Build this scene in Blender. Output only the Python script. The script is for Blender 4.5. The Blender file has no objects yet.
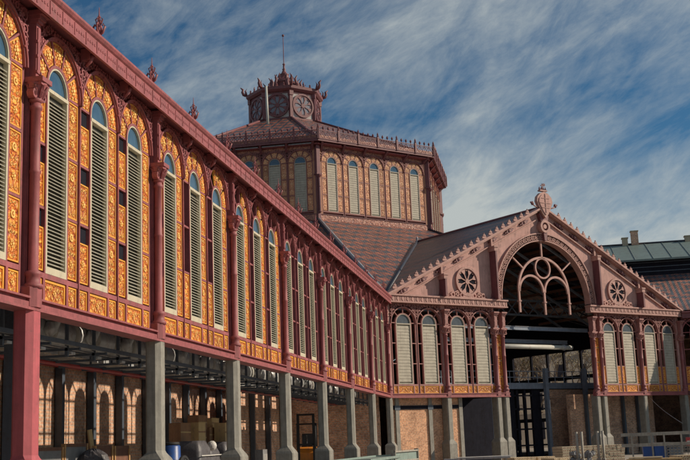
import bpy, math, random
from mathutils import Matrix, Vector
random.seed(7)
C = bpy.context.scene.collection
PI = math.pi
Q = 2 ** -.5
BAY = 7.038
GW = 28.86            # width of the gable front
HALF = GW / 2
APO = 34.6            # centre of the octagon behind the gable front
SLOPE = .485
# ------------------------------------------------------------------ materials
def lin(c):
    return tuple(((x / 255 + .055) / 1.055) ** 2.4 if x / 255 > .04045 else x / 255 / 12.92 for x in c) + (1,)

class NT:
    def __init__(s, name):
        s.m = bpy.data.materials.new(name); s.m.use_nodes = True
        s.t = s.m.node_tree; s.b = s.t.nodes['Principled BSDF']
    def n(s, typ, **kw):
        nd = s.t.nodes.new(typ)
        for k, v in kw.items():
            if k.startswith('i_'):
                nd.inputs[k[2:].replace('_', ' ')].default_value = v
            else: setattr(nd, k, v)
        return nd
    def l(s, a, b): s.t.links.new(a, b)
    def ramp(s, fac, stops, interp='LINEAR'):
        r = s.n('ShaderNodeValToRGB'); r.color_ramp.interpolation = interp
        e = r.color_ramp.elements
        while len(e) < len(stops): e.new(.5)
        for k, (p, c) in enumerate(stops):
            e[k].position = p; e[k].color = c if len(c) == 4 else tuple(c) + (1,)
        s.l(fac, r.inputs['Fac']); return r.outputs['Color']
    def math(s, op, a, b=None, c=None):
        m = s.n('ShaderNodeMath', operation=op)
        for k, v in enumerate((a, b, c)):
            if v is None: continue
            if isinstance(v, (int, float)): m.inputs[k].default_value = v
            else: s.l(v, m.inputs[k])
        return m.outputs[0]
    def mix(s, f, a, b, mode='MIX'):
        m = s.n('ShaderNodeMix', data_type='RGBA', blend_type=mode)
        for k, v in ((0, f), (6, a), (7, b)):
            if isinstance(v, (int, float)): m.inputs[k].default_value = v
            elif isinstance(v, tuple): m.inputs[k].default_value = v if len(v) == 4 else v + (1,)
            else: s.l(v, m.inputs[k])
        return m.outputs[2]
    def bump(s, h, strength=.4, dist=.02):
        b = s.n('ShaderNodeBump'); b.inputs['Strength'].default_value = strength; b.inputs['Distance'].default_value = dist
        s.l(h, b.inputs['Height']); s.l(b.outputs[0], s.b.inputs['Normal'])

def paint(name, c, rough=.55, var=.25, scale=2.5, metal=0, bump=.15, streak=True):
    t = NT(name); co = t.n('ShaderNodeTexCoord').outputs['Object']
    n1 = t.n('ShaderNodeTexNoise', i_Scale=scale, i_Detail=8., i_Roughness=.65); t.l(co, n1.inputs['Vector'])
    mp = t.n('ShaderNodeMapping'); mp.inputs['Scale'].default_value = (9, 9, .7); t.l(co, mp.inputs['Vector'])
    n2 = t.n('ShaderNodeTexNoise', i_Scale=1.5, i_Detail=5.); t.l(mp.outputs[0], n2.inputs['Vector'])
    f = t.math('ADD', t.math('MULTIPLY', n1.outputs['Fac'], .6), t.math('MULTIPLY', n2.outputs['Fac'], .4 if streak else 0))
    d = tuple(x * (1 - var) for x in c); u = tuple(min(1, x * (1 + var)) for x in c)
    col = t.ramp(f, [(.3, d), (.5, c), (.68, u)])
    wn = t.n('ShaderNodeTexNoise', i_Scale=scale * 2.6, i_Detail=12., i_Roughness=.75); t.l(co, wn.inputs['Vector'])
    ws = t.n('ShaderNodeTexNoise', i_Scale=.35, i_Detail=3.); t.l(mp.outputs[0], ws.inputs['Vector'])
    wear = t.ramp(t.math('ADD', t.math('MULTIPLY', wn.outputs['Fac'], .7), t.math('MULTIPLY', ws.outputs['Fac'], .4)), [(.58, (0, 0, 0)), (.68, (1, 1, 1))])
    lum = sum(c) / 3
    col = t.mix(t.math('MULTIPLY', wear, .55), col, (lum * .5 + c[0] * .12, lum * .42, lum * .38))
    t.l(col, t.b.inputs['Base Color']); t.b.inputs['Roughness'].default_value = rough; t.b.inputs['Metallic'].default_value = metal
    n3 = t.n('ShaderNodeTexNoise', i_Scale=30., i_Detail=4.); t.l(co, n3.inputs['Vector'])
    t.bump(n3.outputs['Fac'], bump, .01)
    return t.m

def brick(name, c1, c2, mortar, bw=.29, bh=.075, ms=.012, dirt=.5):
    t = NT(name); uv = t.n('ShaderNodeTexCoord').outputs['UV']
    b = t.n('ShaderNodeTexBrick', offset=.5); t.l(uv, b.inputs['Vector'])
    for k, v in (('Scale', 1.), ('Mortar Size', ms), ('Brick Width', bw), ('Row Height', bh), ('Bias', -.1), ('Mortar Smooth', .3)): b.inputs[k].default_value = v
    b.inputs['Color1'].default_value = c1 + (1,); b.inputs['Color2'].default_value = c2 + (1,); b.inputs['Mortar'].default_value = mortar + (1,)
    n = t.n('ShaderNodeTexNoise', i_Scale=1.1, i_Detail=9., i_Roughness=.7); t.l(uv, n.inputs['Vector'])
    f = t.ramp(n.outputs['Fac'], [(.32, (1 - dirt,) * 3), (.52, (1, 1, 1)), (.7, (1.25, 1.2, 1.1))])
    n2 = t.n('ShaderNodeTexNoise', i_Scale=9., i_Detail=3.); t.l(uv, n2.inputs['Vector'])
    g = t.ramp(n2.outputs['Fac'], [(.3, (.65,) * 3), (.6, (1.15,) * 3)])
    t.l(t.mix(1., t.mix(1., b.outputs['Color'], f, 'MULTIPLY'), g, 'MULTIPLY'), t.b.inputs['Base Color'])
    t.b.inputs['Roughness'].default_value = .9
    t.bump(t.math('SUBTRACT', 1., b.outputs['Fac']), .6, .012)
    return t.m

def ornament(name, base, gold, dark, scale=5.5):
    """painted relief: scrolling leaves mirrored left/right about the panel's middle"""
    t = NT(name); uv = t.n('ShaderNodeTexCoord').outputs['UV']
    sp = t.n('ShaderNodeSeparateXYZ'); t.l(uv, sp.inputs[0])
    ab = t.math('ABSOLUTE', sp.outputs['X'])
    cb = t.n('ShaderNodeCombineXYZ'); t.l(ab, cb.inputs['X']); t.l(sp.outputs['Y'], cb.inputs['Y'])
    n0 = t.n('ShaderNodeTexNoise', i_Scale=3., i_Detail=1.); t.l(cb.outputs[0], n0.inputs['Vector'])
    mm = t.n('ShaderNodeVectorMath', operation='MULTIPLY_ADD'); t.l(n0.outputs['Color'], mm.inputs[0]); mm.inputs[1].default_value = (.35, .35, 0); t.l(cb.outputs[0], mm.inputs[2])
    v = t.n('ShaderNodeTexVoronoi', feature='DISTANCE_TO_EDGE', i_Scale=scale); t.l(mm.outputs[0], v.inputs['Vector'])
    w = t.n('ShaderNodeTexWave', wave_type='RINGS', i_Scale=3.2, i_Distortion=7., i_Detail=1.5); t.l(mm.outputs[0], w.inputs['Vector'])
    v2 = t.n('ShaderNodeTexVoronoi', feature='SMOOTH_F1', i_Scale=scale * 2.1); t.l(mm.outputs[0], v2.inputs['Vector'])
    h = t.math('ADD', t.math('MULTIPLY', t.math('MINIMUM', v.outputs['Distance'], .12), 3.4), t.math('ADD', t.math('MULTIPLY', w.outputs['Fac'], .14), t.math('MULTIPLY', t.math('SUBTRACT', .62, v2.outputs['Distance']), .85)))
    col = t.ramp(h, [(.22, dark), (.36, base), (.60, base), (.70, gold), (.9, gold), (1., tuple(min(1, x * 1.15 + .1) for x in gold))])
    oi = t.n('ShaderNodeObjectInfo')
    rv = t.ramp(oi.outputs['Random'], [(0, (.72, .68, .62)), (.5, (1, 1, 1)), (1, (1.12, 1.1, 1.05))])
    dn = t.n('ShaderNodeTexNoise', i_Scale=1.3, i_Detail=6.); t.l(t.n('ShaderNodeTexCoord').outputs['Object'], dn.inputs['Vector'])
    dv = t.ramp(dn.outputs['Fac'], [(.3, (.7, .66, .62)), (.6, (1.05, 1.05, 1.05))])
    t.l(t.mix(1., t.mix(1., col, rv, 'MULTIPLY'), dv, 'MULTIPLY'), t.b.inputs['Base Color']); t.b.inputs['Roughness'].default_value = .5
    t.bump(h, .9, .035)
    return t.m

def tiles(name, cols, cell=.62, row=.2, dim=1., stretch=3.):
    """glazed roof tiles laid in a diamond pattern"""
    t = NT(name); uv = t.n('ShaderNodeTexCoord').outputs['UV']
    sp = t.n('ShaderNodeSeparateXYZ'); t.l(uv, sp.inputs[0])
    x, y = sp.outputs['X'], sp.outputs['Y']
    yq = t.math('DIVIDE', y, stretch)
    tx = t.math('MULTIPLY', t.math('ROUND', t.math('DIVIDE', x, row)), row)
    ty = t.math('MULTIPLY', t.math('ROUND', t.math('DIVIDE', yq, row * .5)), row * .5)
    a = t.math('MODULO', t.math('FLOOR', t.math('DIVIDE', t.math('ADD', t.math('ADD', tx, ty), 200.), cell)), 2.)
    b = t.math('MODULO', t.math('FLOOR', t.math('DIVIDE', t.math('ADD', t.math('SUBTRACT', tx, ty), 200.), cell)), 2.)
    s = t.math('ADD', a, t.math('MULTIPLY', b, 2.))
    col = t.ramp(t.math('DIVIDE', s, 4.), [(0, cols[0]), (.2, cols[1]), (.45, cols[2]), (.7, cols[3])], 'CONSTANT')
    br = t.n('ShaderNodeTexBrick', offset=.5); t.l(uv, br.inputs['Vector'])
    for k, v in (('Scale', 1.), ('Mortar Size', .018), ('Brick Width', row * 1.0), ('Row Height', row), ('Mortar Smooth', .4)): br.inputs[k].default_value = v
    br.inputs['Color1'].default_value = (1.15, 1.12, 1.1, 1); br.inputs['Color2'].default_value = (.78, .78, .8, 1); br.inputs['Mortar'].default_value = (.25, .25, .28, 1)
    n = t.n('ShaderNodeTexNoise', i_Scale=.5, i_Detail=7.); t.l(uv, n.inputs['Vector'])
    g = t.ramp(n.outputs['Fac'], [(.3, (.7 * dim,) * 3), (.65, (1.15 * dim,) * 3)])
    t.l(t.mix(1., t.mix(1., col, br.outputs['Color'], 'MULTIPLY'), g, 'MULTIPLY'), t.b.inputs['Base Color'])
    t.b.inputs['Roughness'].default_value = .45
    fr = t.math('FRACT', t.math('DIVIDE', y, row))
    t.bump(t.math('SUBTRACT', t.math('SUBTRACT', 1., fr), t.math('MULTIPLY', br.outputs['Fac'], .6)), .7, .03)
    return t.m

M = {}
M['pink'] = paint('rose iron paint', (.295, .083, .088), .6, .36)
M['pinkhot'] = paint('fresh rose paint', (.43, .095, .11), .55, .25)
M['rose'] = paint('pale rose stucco', (.49, .285, .25), .85, .3, 1.1, bump=.35)
M['roseiron'] = paint('pale rose iron', (.43, .235, .20), .65, .3)
M['pier'] = paint('grey primed iron', (.26, .245, .21), .7, .38, 3., bump=.35)
M['pierdk'] = paint('slate blue steel', (.07, .09, .12), .5, .2)
M['steelblue'] = paint('blue grey steel', (.21, .25, .32), .55, .3)
M['cream'] = paint('cream shutter paint', (.48, .455, .37), .75, .24)
M['creamdk'] = paint('greige shutter paint', (.40, .36, .285), .7, .24)
M['creamfr'] = paint('cream frame paint', (.54, .48, .35), .6, .12)
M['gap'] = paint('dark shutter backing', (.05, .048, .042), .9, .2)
M['dark'] = paint('dark iron and interior shade', (.018, .018, .026), .95, .3); M['dark'].node_tree.nodes['Principled BSDF'].inputs['Specular IOR Level'].default_value = .1
M['goldlt'] = paint('pale gold relief', (.86, .52, .15), .5, .3, 6.)
M['claylt'] = paint('pale clay relief', (.74, .46, .27), .6, .25)
M['rosemid'] = paint('dusty rose iron', (.33, .14, .125), .6, .3)
M['pinkdim'] = paint('dull rose iron', (.26, .085, .088), .6, .3)
M['gold'] = paint('ochre yellow paint', (.76, .36, .05), .5, .18)
M['orn'] = ornament('orange relief ornament', (.62, .16, .02), (.84, .42, .08), (.30, .045, .015), 9.)
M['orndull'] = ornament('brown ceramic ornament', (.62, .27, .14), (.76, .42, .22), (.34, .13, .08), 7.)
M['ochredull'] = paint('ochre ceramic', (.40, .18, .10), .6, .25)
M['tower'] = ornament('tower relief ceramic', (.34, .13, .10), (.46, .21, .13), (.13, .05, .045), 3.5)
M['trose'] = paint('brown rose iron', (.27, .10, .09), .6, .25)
M['plumdk'] = paint('deep plum paint', (.10, .03, .035), .6, .3)
M['plum'] = paint('plum iron paint', (.17, .056, .062), .55, .3)
M['brick'] = brick('old interior brick', (.74, .43, .27), (.52, .27, .18), (.55, .44, .36), .3, .14, .02, .5)
M['newbrick'] = brick('pale orange brick', (.72, .36, .20), (.54, .24, .13), (.64, .47, .33), .3, .1, .016, .35)
M['tile'] = tiles('patterned roof tile', [(.36, .12, .075), (.05, .055, .075), (.075, .08, .10), (.28, .09, .062)], .56, .225, 1., 2.7)
M['tileshade'] = tiles('shaded patterned roof tile', [(.12, .05, .045), (.032, .032, .045), (.04, .038, .052), (.095, .042, .042)], .46, .225, 1., 2.7)  # patterned tile again, darkened: shade of the gable slope put in
M['tile3'] = tiles('red and slate roof tile', [(.46, .20, .15), (.10, .12, .14), (.13, .15, .17), (.38, .17, .13)], .42, .22, 1., 2.2)
M['zinc'] = paint('green oxidised zinc', (.155, .205, .19), .5, .16, 1.)
M['flash'] = paint('light lead flashing', (.30, .30, .33), .5, .2)
M['flashdk'] = paint('dark lead flashing', (.03, .035, .055), .5, .2)
M['concrete'] = paint('site concrete', (.40, .36, .31), .9, .25, .6, bump=.4, streak=False)
M['stone'] = paint('cream stone', (.45, .38, .27), .85, .2, 2.)
M['mauve'] = paint('pale lantern render', (.46, .43, .42), .8, .2, 2.)
M['white'] = paint('white painted metal', (.50, .49, .44), .5, .08)
M['steel'] = paint('galvanised sheet', (.52, .53, .53), .4, .18, 3., metal=.35)
M['ceil'] = paint('pale ceiling board', (.62, .52, .42), .8, .25)
M['red'] = paint('red pipe paint', (.32, .03, .035), .4, .15)
M['wood'] = paint('raw timber', (.50, .29, .12), .75, .3, 4.)
M['wooddk'] = paint('dark plywood', (.17, .075, .045), .7, .3, 4.)
M['board'] = paint('grey formwork board', (.20, .20, .205), .7, .2)
M['card'] = paint('brown cardboard', (.36, .19, .10), .85, .2)
M['cardlt'] = paint('pale sunlit-toned cardboard', (.62, .42, .20), .85, .15)  # pale copy of brown cardboard: sunlight on some boxes put in the colour
M['wrap'] = paint('grey plastic sheeting', (.105, .10, .11), .45, .5, 5., bump=1.)
M['whiteplastic'] = paint('white plastic', (.7, .68, .64), .4, .1)
M['blue'] = paint('blue plastic', (.02, .08, .30), .4, .2)
M['orange'] = paint('forklift orange', (.72, .25, .03), .4, .15)
M['rubber'] = paint('black rubber', (.02, .02, .022), .7, .2)
M['greenskip'] = paint('grey green steel', (.24, .31, .28), .45, .3)
M['scaf'] = paint('scaffold tube', (.34, .31, .26), .7, .35)
M['block'] = paint('cream hollow block', (.56, .44, .28), .9, .2, 4.)
M['redplastic'] = paint('red plastic', (.55, .05, .06), .4, .1)
M['green'] = paint('green netting', (.05, .22, .09), .6, .2)
M['bark'] = paint('pale tree bark', (.22, .17, .12), .9, .3, 5.)
M['facade'] = paint('ochre house render', (.30, .265, .22), .9, .15, .5)
M['leaf'] = paint('dry brown foliage', (.17, .13, .05), .8, .4, 5.)
g = NT('sky reflecting glass'); g.b.inputs['Base Color'].default_value = (.045, .10, .17, 1); g.b.inputs['Roughness'].default_value = .12  # blue base holds the colour of the reflected sky
g.b.inputs['Specular IOR Level'].default_value = .8; M['glass'] = g.m
g = NT('dark clock glass'); g.b.inputs['Base Color'].default_value = (.17, .17, .21, 1); g.b.inputs['Roughness'].default_value = .3; M['dglass'] = g.m
def windowglass():
    g = NT('dusty sky tinted glass'); co = g.n('ShaderNodeTexCoord').outputs['Object']
    n = g.n('ShaderNodeTexNoise', i_Scale=2., i_Detail=5.); g.l(co, n.inputs['Vector'])
    g.l(g.ramp(n.outputs['Fac'], [(.3, (.035, .085, .15)), (.7, (.07, .14, .21))]), g.b.inputs['Base Color'])  # blue of the mirrored sky put into the base colour
    g.b.inputs['Roughness'].default_value = .16; return g.m
M['glass'] = windowglass()
M['glassgrey'] = paint('dusty grey glass', (.085, .095, .11), .22, .3, 3., bump=.05)

# ------------------------------------------------------------------ mesh helper
class MB:
    def __init__(s): s.v = []; s.f = []; s.mi = []; s.uv = []; s.mats = []; s.sm = []
    def mat(s, m):
        if m not in s.mats: s.mats.append(m)
        return s.mats.index(m)
    def add(s, vs, fs, m, uvs=None, smooth=False):
        b = len(s.v); k = s.mat(m); s.v += [tuple(p) for p in vs]
        for i, f in enumerate(fs):
            s.f.append([b + j for j in f]); s.mi.append(k); s.sm.append(smooth)
            s.uv.append(uvs[i] if uvs else None)
    def box(s, x0, x1, y0, y1, z0, z1, m):
        v = [(x0, y0, z0), (x1, y0, z0), (x1, y1, z0), (x0, y1, z0), (x0, y0, z1), (x1, y0, z1), (x1, y1, z1), (x0, y1, z1)]
        s.add(v, [(0, 3, 2, 1), (4, 5, 6, 7), (0, 1, 5, 4), (1, 2, 6, 5), (2, 3, 7, 6), (3, 0, 4, 7)], m)
    def prism(s, poly, y0, y1, m, holes=None):
        """polygon in the x,z plane (counter-clockwise seen from -y) extruded from y0 (front) to y1"""
        n = len(poly)
        s.add([(x, y0, z) for x, z in poly] + [(x, y1, z) for x, z in poly],
              [tuple(range(n)), tuple(range(2 * n - 1, n - 1, -1))] + [((i + 1) % n, i, n + i, n + (i + 1) % n) for i in range(n)], m)
    def prismz(s, poly, z0, z1, m):
        n = len(poly)
        s.add([(x, y, z0) for x, y in poly] + [(x, y, z1) for x, y in poly],
              [tuple(range(n - 1, -1, -1)), tuple(range(n, 2 * n))] + [(i, (i + 1) % n, n + (i + 1) % n, n + i) for i in range(n)], m)
    def loft(s, polys, m, cap=True):
        """polys: list of (list of xy, z)"""
        n = len(polys[0][0]); vs = []; fs = []
        for p, z in polys: vs += [(x, y, z) for x, y in p]
        for k in range(len(polys) - 1):
            for i in range(n):
                j = (i + 1) % n; fs.append((k * n + i, k * n + j, (k + 1) * n + j, (k + 1) * n + i))
        if cap: fs += [tuple(range(n - 1, -1, -1)), tuple(range((len(polys) - 1) * n, len(polys) * n))]
        s.add(vs, fs, m)
    def ring(s, r0, r1, a0, a1, y0, y1, m, cx=0, cz=0, n=12, uvc=False):
        """annular sector in x,z, extruded y0..y1"""
        vs = []; fs = []
        for k in range(n + 1):
            a = a0 + (a1 - a0) * k / n; c, d = math.cos(a), math.sin(a)
            vs += [(cx + r0 * c, y0, cz + r0 * d), (cx + r1 * c, y0, cz + r1 * d), (cx + r0 * c, y1, cz + r0 * d), (cx + r1 * c, y1, cz + r1 * d)]
        for k in range(n):
            b = 4 * k; e = b + 4
            fs += [(b, b + 1, e + 1, e), (b + 2, e + 2, e + 3, b + 3), (b + 1, b + 3, e + 3, e + 1), (b, e, e + 2, b + 2)]
        if abs(a1 - a0) < 2 * PI - .01:
            fs += [(0, 2, 3, 1), (4 * n, 4 * n + 1, 4 * n + 3, 4 * n + 2)]
        uvs = None
        if uvc:
            rm = (r0 + r1) / 2; am = (a0 + a1) / 2; uvs = []
            P = lambda i: ((a0 + (a1 - a0) * (i // 4) / n - am) * rm, (r1 if i % 2 else r0) - r0 + 3.)
            for f in fs: uvs.append([P(i) for i in f])
        s.add(vs, fs, m, uvs)
    def tube(s, pts, r, m, n=8, closed=False):
        if not isinstance(r, (list, tuple)): r = [r] * len(pts)
        pts = [Vector(p) for p in pts]; vs = []; fs = []; N = len(pts)
        for i, p in enumerate(pts):
            if closed: d = pts[(i + 1) % N] - pts[i - 1]
            else: d = pts[min(i + 1, N - 1)] - pts[max(i - 1, 0)]
            d.normalize(); up = Vector((0, 0, 1)) if abs(d.z) < .9 else Vector((0, 1, 0))
            a = d.cross(up).normalized(); b = a.cross(d)
            for k in range(n):
                t = 2 * PI * k / n; vs.append(p + (a * math.cos(t) + b * math.sin(t)) * r[i])
        for i in range(N if closed else N - 1):
            j = (i + 1) % N
            for k in range(n):
                l = (k + 1) % n; fs.append((i * n + k, i * n + l, j * n + l, j * n + k))
        if not closed: fs += [tuple(range(n))[::-1], tuple(range((N - 1) * n, N * n))]
        s.add(vs, fs, m, smooth=n > 5)
    def lathe(s, prof, m, cx=0, cy=0, n=14, z=0):
        """prof: (r, z) up the axis"""
        vs = []; fs = []
        for r, h in prof:
            for k in range(n):
                a = 2 * PI * (k + .5) / n; vs.append((cx + r * math.cos(a), cy + r * math.sin(a), z + h))
        for i in range(len(prof) - 1):
            for k in range(n):
                l = (k + 1) % n; fs.append((i * n + k, i * n + l, (i + 1) * n + l, (i + 1) * n + k))
        fs += [tuple(range(n))[::-1], tuple(range((len(prof) - 1) * n, len(prof) * n))]
        s.add(vs, fs, m, smooth=n > 8)
    def blob(s, c, r, m, n=8, jit=0):
        rx, ry, rz = r if isinstance(r, tuple) else (r, r, r); vs = []; fs = []
        rings = max(3, n // 2)
        for i in range(rings + 1):
            th = PI * i / rings
            for k in range(n):
                a = 2 * PI * k / n; j = 1 + random.uniform(-jit, jit)
                vs.append((c[0] + rx * j * math.sin(th) * math.cos(a), c[1] + ry * j * math.sin(th) * math.sin(a), c[2] + rz * math.cos(th) * j))
        for i in range(rings):
            for k in range(n):
                l = (k + 1) % n; fs.append((i * n + k, (i + 1) * n + k, (i + 1) * n + l, i * n + l))
        s.add(vs, fs, m, smooth=jit == 0)
    def panel(s, x0, x1, z0, z1, y, m, border=None, bw=.045):
        """ornament field with a raised moulded border, facing -y"""
        if border:
            s.box(x0, x1, y - .02, y + .03, z1 - bw, z1, border); s.box(x0, x1, y - .02, y + .03, z0, z0 + bw, border)
            s.box(x0, x0 + bw, y - .02, y + .03, z0 + bw, z1 - bw, border); s.box(x1 - bw, x1, y - .02, y + .03, z0 + bw, z1 - bw, border)
            x0 += bw; x1 -= bw; z0 += bw; z1 -= bw
        cx = (x0 + x1) / 2
        s.add([(x0, y, z0), (x1, y, z0), (x1, y, z1), (x0, y, z1)], [(0, 1, 2, 3)], m, [[(x0 - cx, z0), (x1 - cx, z0), (x1 - cx, z1), (x0 - cx, z1)]])
    def flower(s, cx, cz, r, y, m):
        s.ring(0, r * .3, 0, 2 * PI, y - .035, y, m, cx, cz, 6)
        for k in range(6):
            a = PI * k / 3 + .3; s.ring(0, r * .24, 0, 2 * PI, y - .022, y, m, cx + r * .6 * math.cos(a), cz + r * .6 * math.sin(a), 5)
    def scroll(s, cx, cz, r, y, m, sg=1, w=.2, a0=0.):
        p = []
        for k in range(9):
            a = a0 + sg * k * .72; q_ = r * (1 - k / 10.5); p.append((cx + q_ * math.cos(a), y - .006, cz + q_ * math.sin(a)))
        s.tube(p, [r * w * (1 - .06 * k) for k in range(9)], m, 4)
    def relief(s, x0, x1, z0, z1, y, m):
        w, h = x1 - x0, z1 - z0; cx, cz = (x0 + x1) / 2, (z0 + z1) / 2
        if w > h:
            s.flower(cx, cz, h * .26, y, m)
            for sg in (-1, 1):
                s.scroll(cx + sg * w * .22, cz + h * .14, h * .19, y, m, -sg, .22, PI / 2 + sg * PI / 2); s.scroll(cx + sg * w * .30, cz - h * .18, h * .17, y, m, sg, .22, PI / 2 + sg * PI / 2)
                s.ring(0, h * .08, 0, 2 * PI, y - .02, y, m, cx + sg * w * .42, cz + h * .26, 5); s.ring(0, h * .08, 0, 2 * PI, y - .02, y, m, cx + sg * w * .13, cz - h * .33, 5)
        else:
            n = max(1, round(h / (w * 1.55))); st = h / n
            for i in range(n):
                zc = z0 + (i + .5) * st
                if i % 2 == 0 or n == 1: s.flower(cx, zc, w * .24, y, m)
                else:
                    s.ring(w * .12, w * .22, 0, 2 * PI, y - .02, y, m, cx, zc, 8); s.ring(0, w * .07, 0, 2 * PI, y - .03, y, m, cx, zc, 5)
                for sg in (-1, 1):
                    s.scroll(cx + sg * w * .2, zc + st * .36, w * .15, y, m, -sg, .26, PI / 2 + sg * PI / 2); s.scroll(cx + sg * w * .22, zc - st * .36, w * .13, y, m, sg, .26, PI / 2 + sg * PI / 2)
    def xf(s, mat):
        s.v = [tuple(mat @ Vector(p)) for p in s.v]; return s
    def mesh(s, name):
        me = bpy.data.meshes.new(name); me.from_pydata(s.v, [], s.f)
        for m in s.mats: me.materials.append(m)
        ul = me.uv_layers.new(name='UVMap')
        for p, k, sm, uv in zip(me.polygons, s.mi, s.sm, s.uv):
            p.material_index = k; p.use_smooth = sm
            if uv:
                for li, c in zip(p.loop_indices, uv): ul.data[li].uv = c
            else:
                n = p.normal
                if abs(n.z) > .98: T, B = Vector((1, 0, 0)), Vector((0, 1, 0))
                else: T = Vector((-n.y, n.x, 0)).normalized(); B = n.cross(T)
                for li in p.loop_indices:
                    co = me.vertices[me.loops[li].vertex_index].co; ul.data[li].uv = (co.dot(T), co.dot(B))
        me.update(); return me
    def build(s, name, parent=None, mat=None):
        return put(name, s.mesh(name), parent, mat)

def put(name, me, parent=None, mat=None):
    o = bpy.data.objects.new(name, me); C.objects.link(o)
    if parent: o.parent = parent
    if mat is not None: o.matrix_local = mat
    return o
def tag(o, label, cat, group=None, kind=None):
    o['label'] = label; o['category'] = cat
    if group: o['group'] = group
    if kind: o['kind'] = kind
    return o
def thing(name, label, cat, loc=(0, 0, 0), rz=0, group=None):
    o = bpy.data.objects.new(name, None); C.objects.link(o); o.empty_display_size = .2
    o.location = loc; o.rotation_euler = (0, 0, rz); return tag(o, label, cat, group)
def T(x, y, z): return Matrix.Translation((x, y, z))
def RZ(d): return Matrix.Rotation(math.radians(d), 4, 'Z')

def L(y, z, d): return (-d, -y, z)                     # a point of the left arcade: y metres from the corner, d metres behind the front
def G(s, t, z): return (s * Q - t * Q, s * Q + t * Q, z)  # s along the gable front, t metres behind it

# ------------------------------------------------------------------ ground
gm = MB(); gm.add([(-900, -500, 0), (900, -500, 0), (900, 1300, 0), (-900, 1300, 0)], [(0, 1, 2, 3)], M['concrete'])
o = gm.build('ground'); tag(o, 'dusty grey concrete ground of the building site', 'ground', kind='structure')

# ------------------------------------------------------------------ the market hall
hall = thing('market_hall', 'iron and brick market hall with octagonal tower, gable portal and orange panelled arcade', 'market building')

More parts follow.
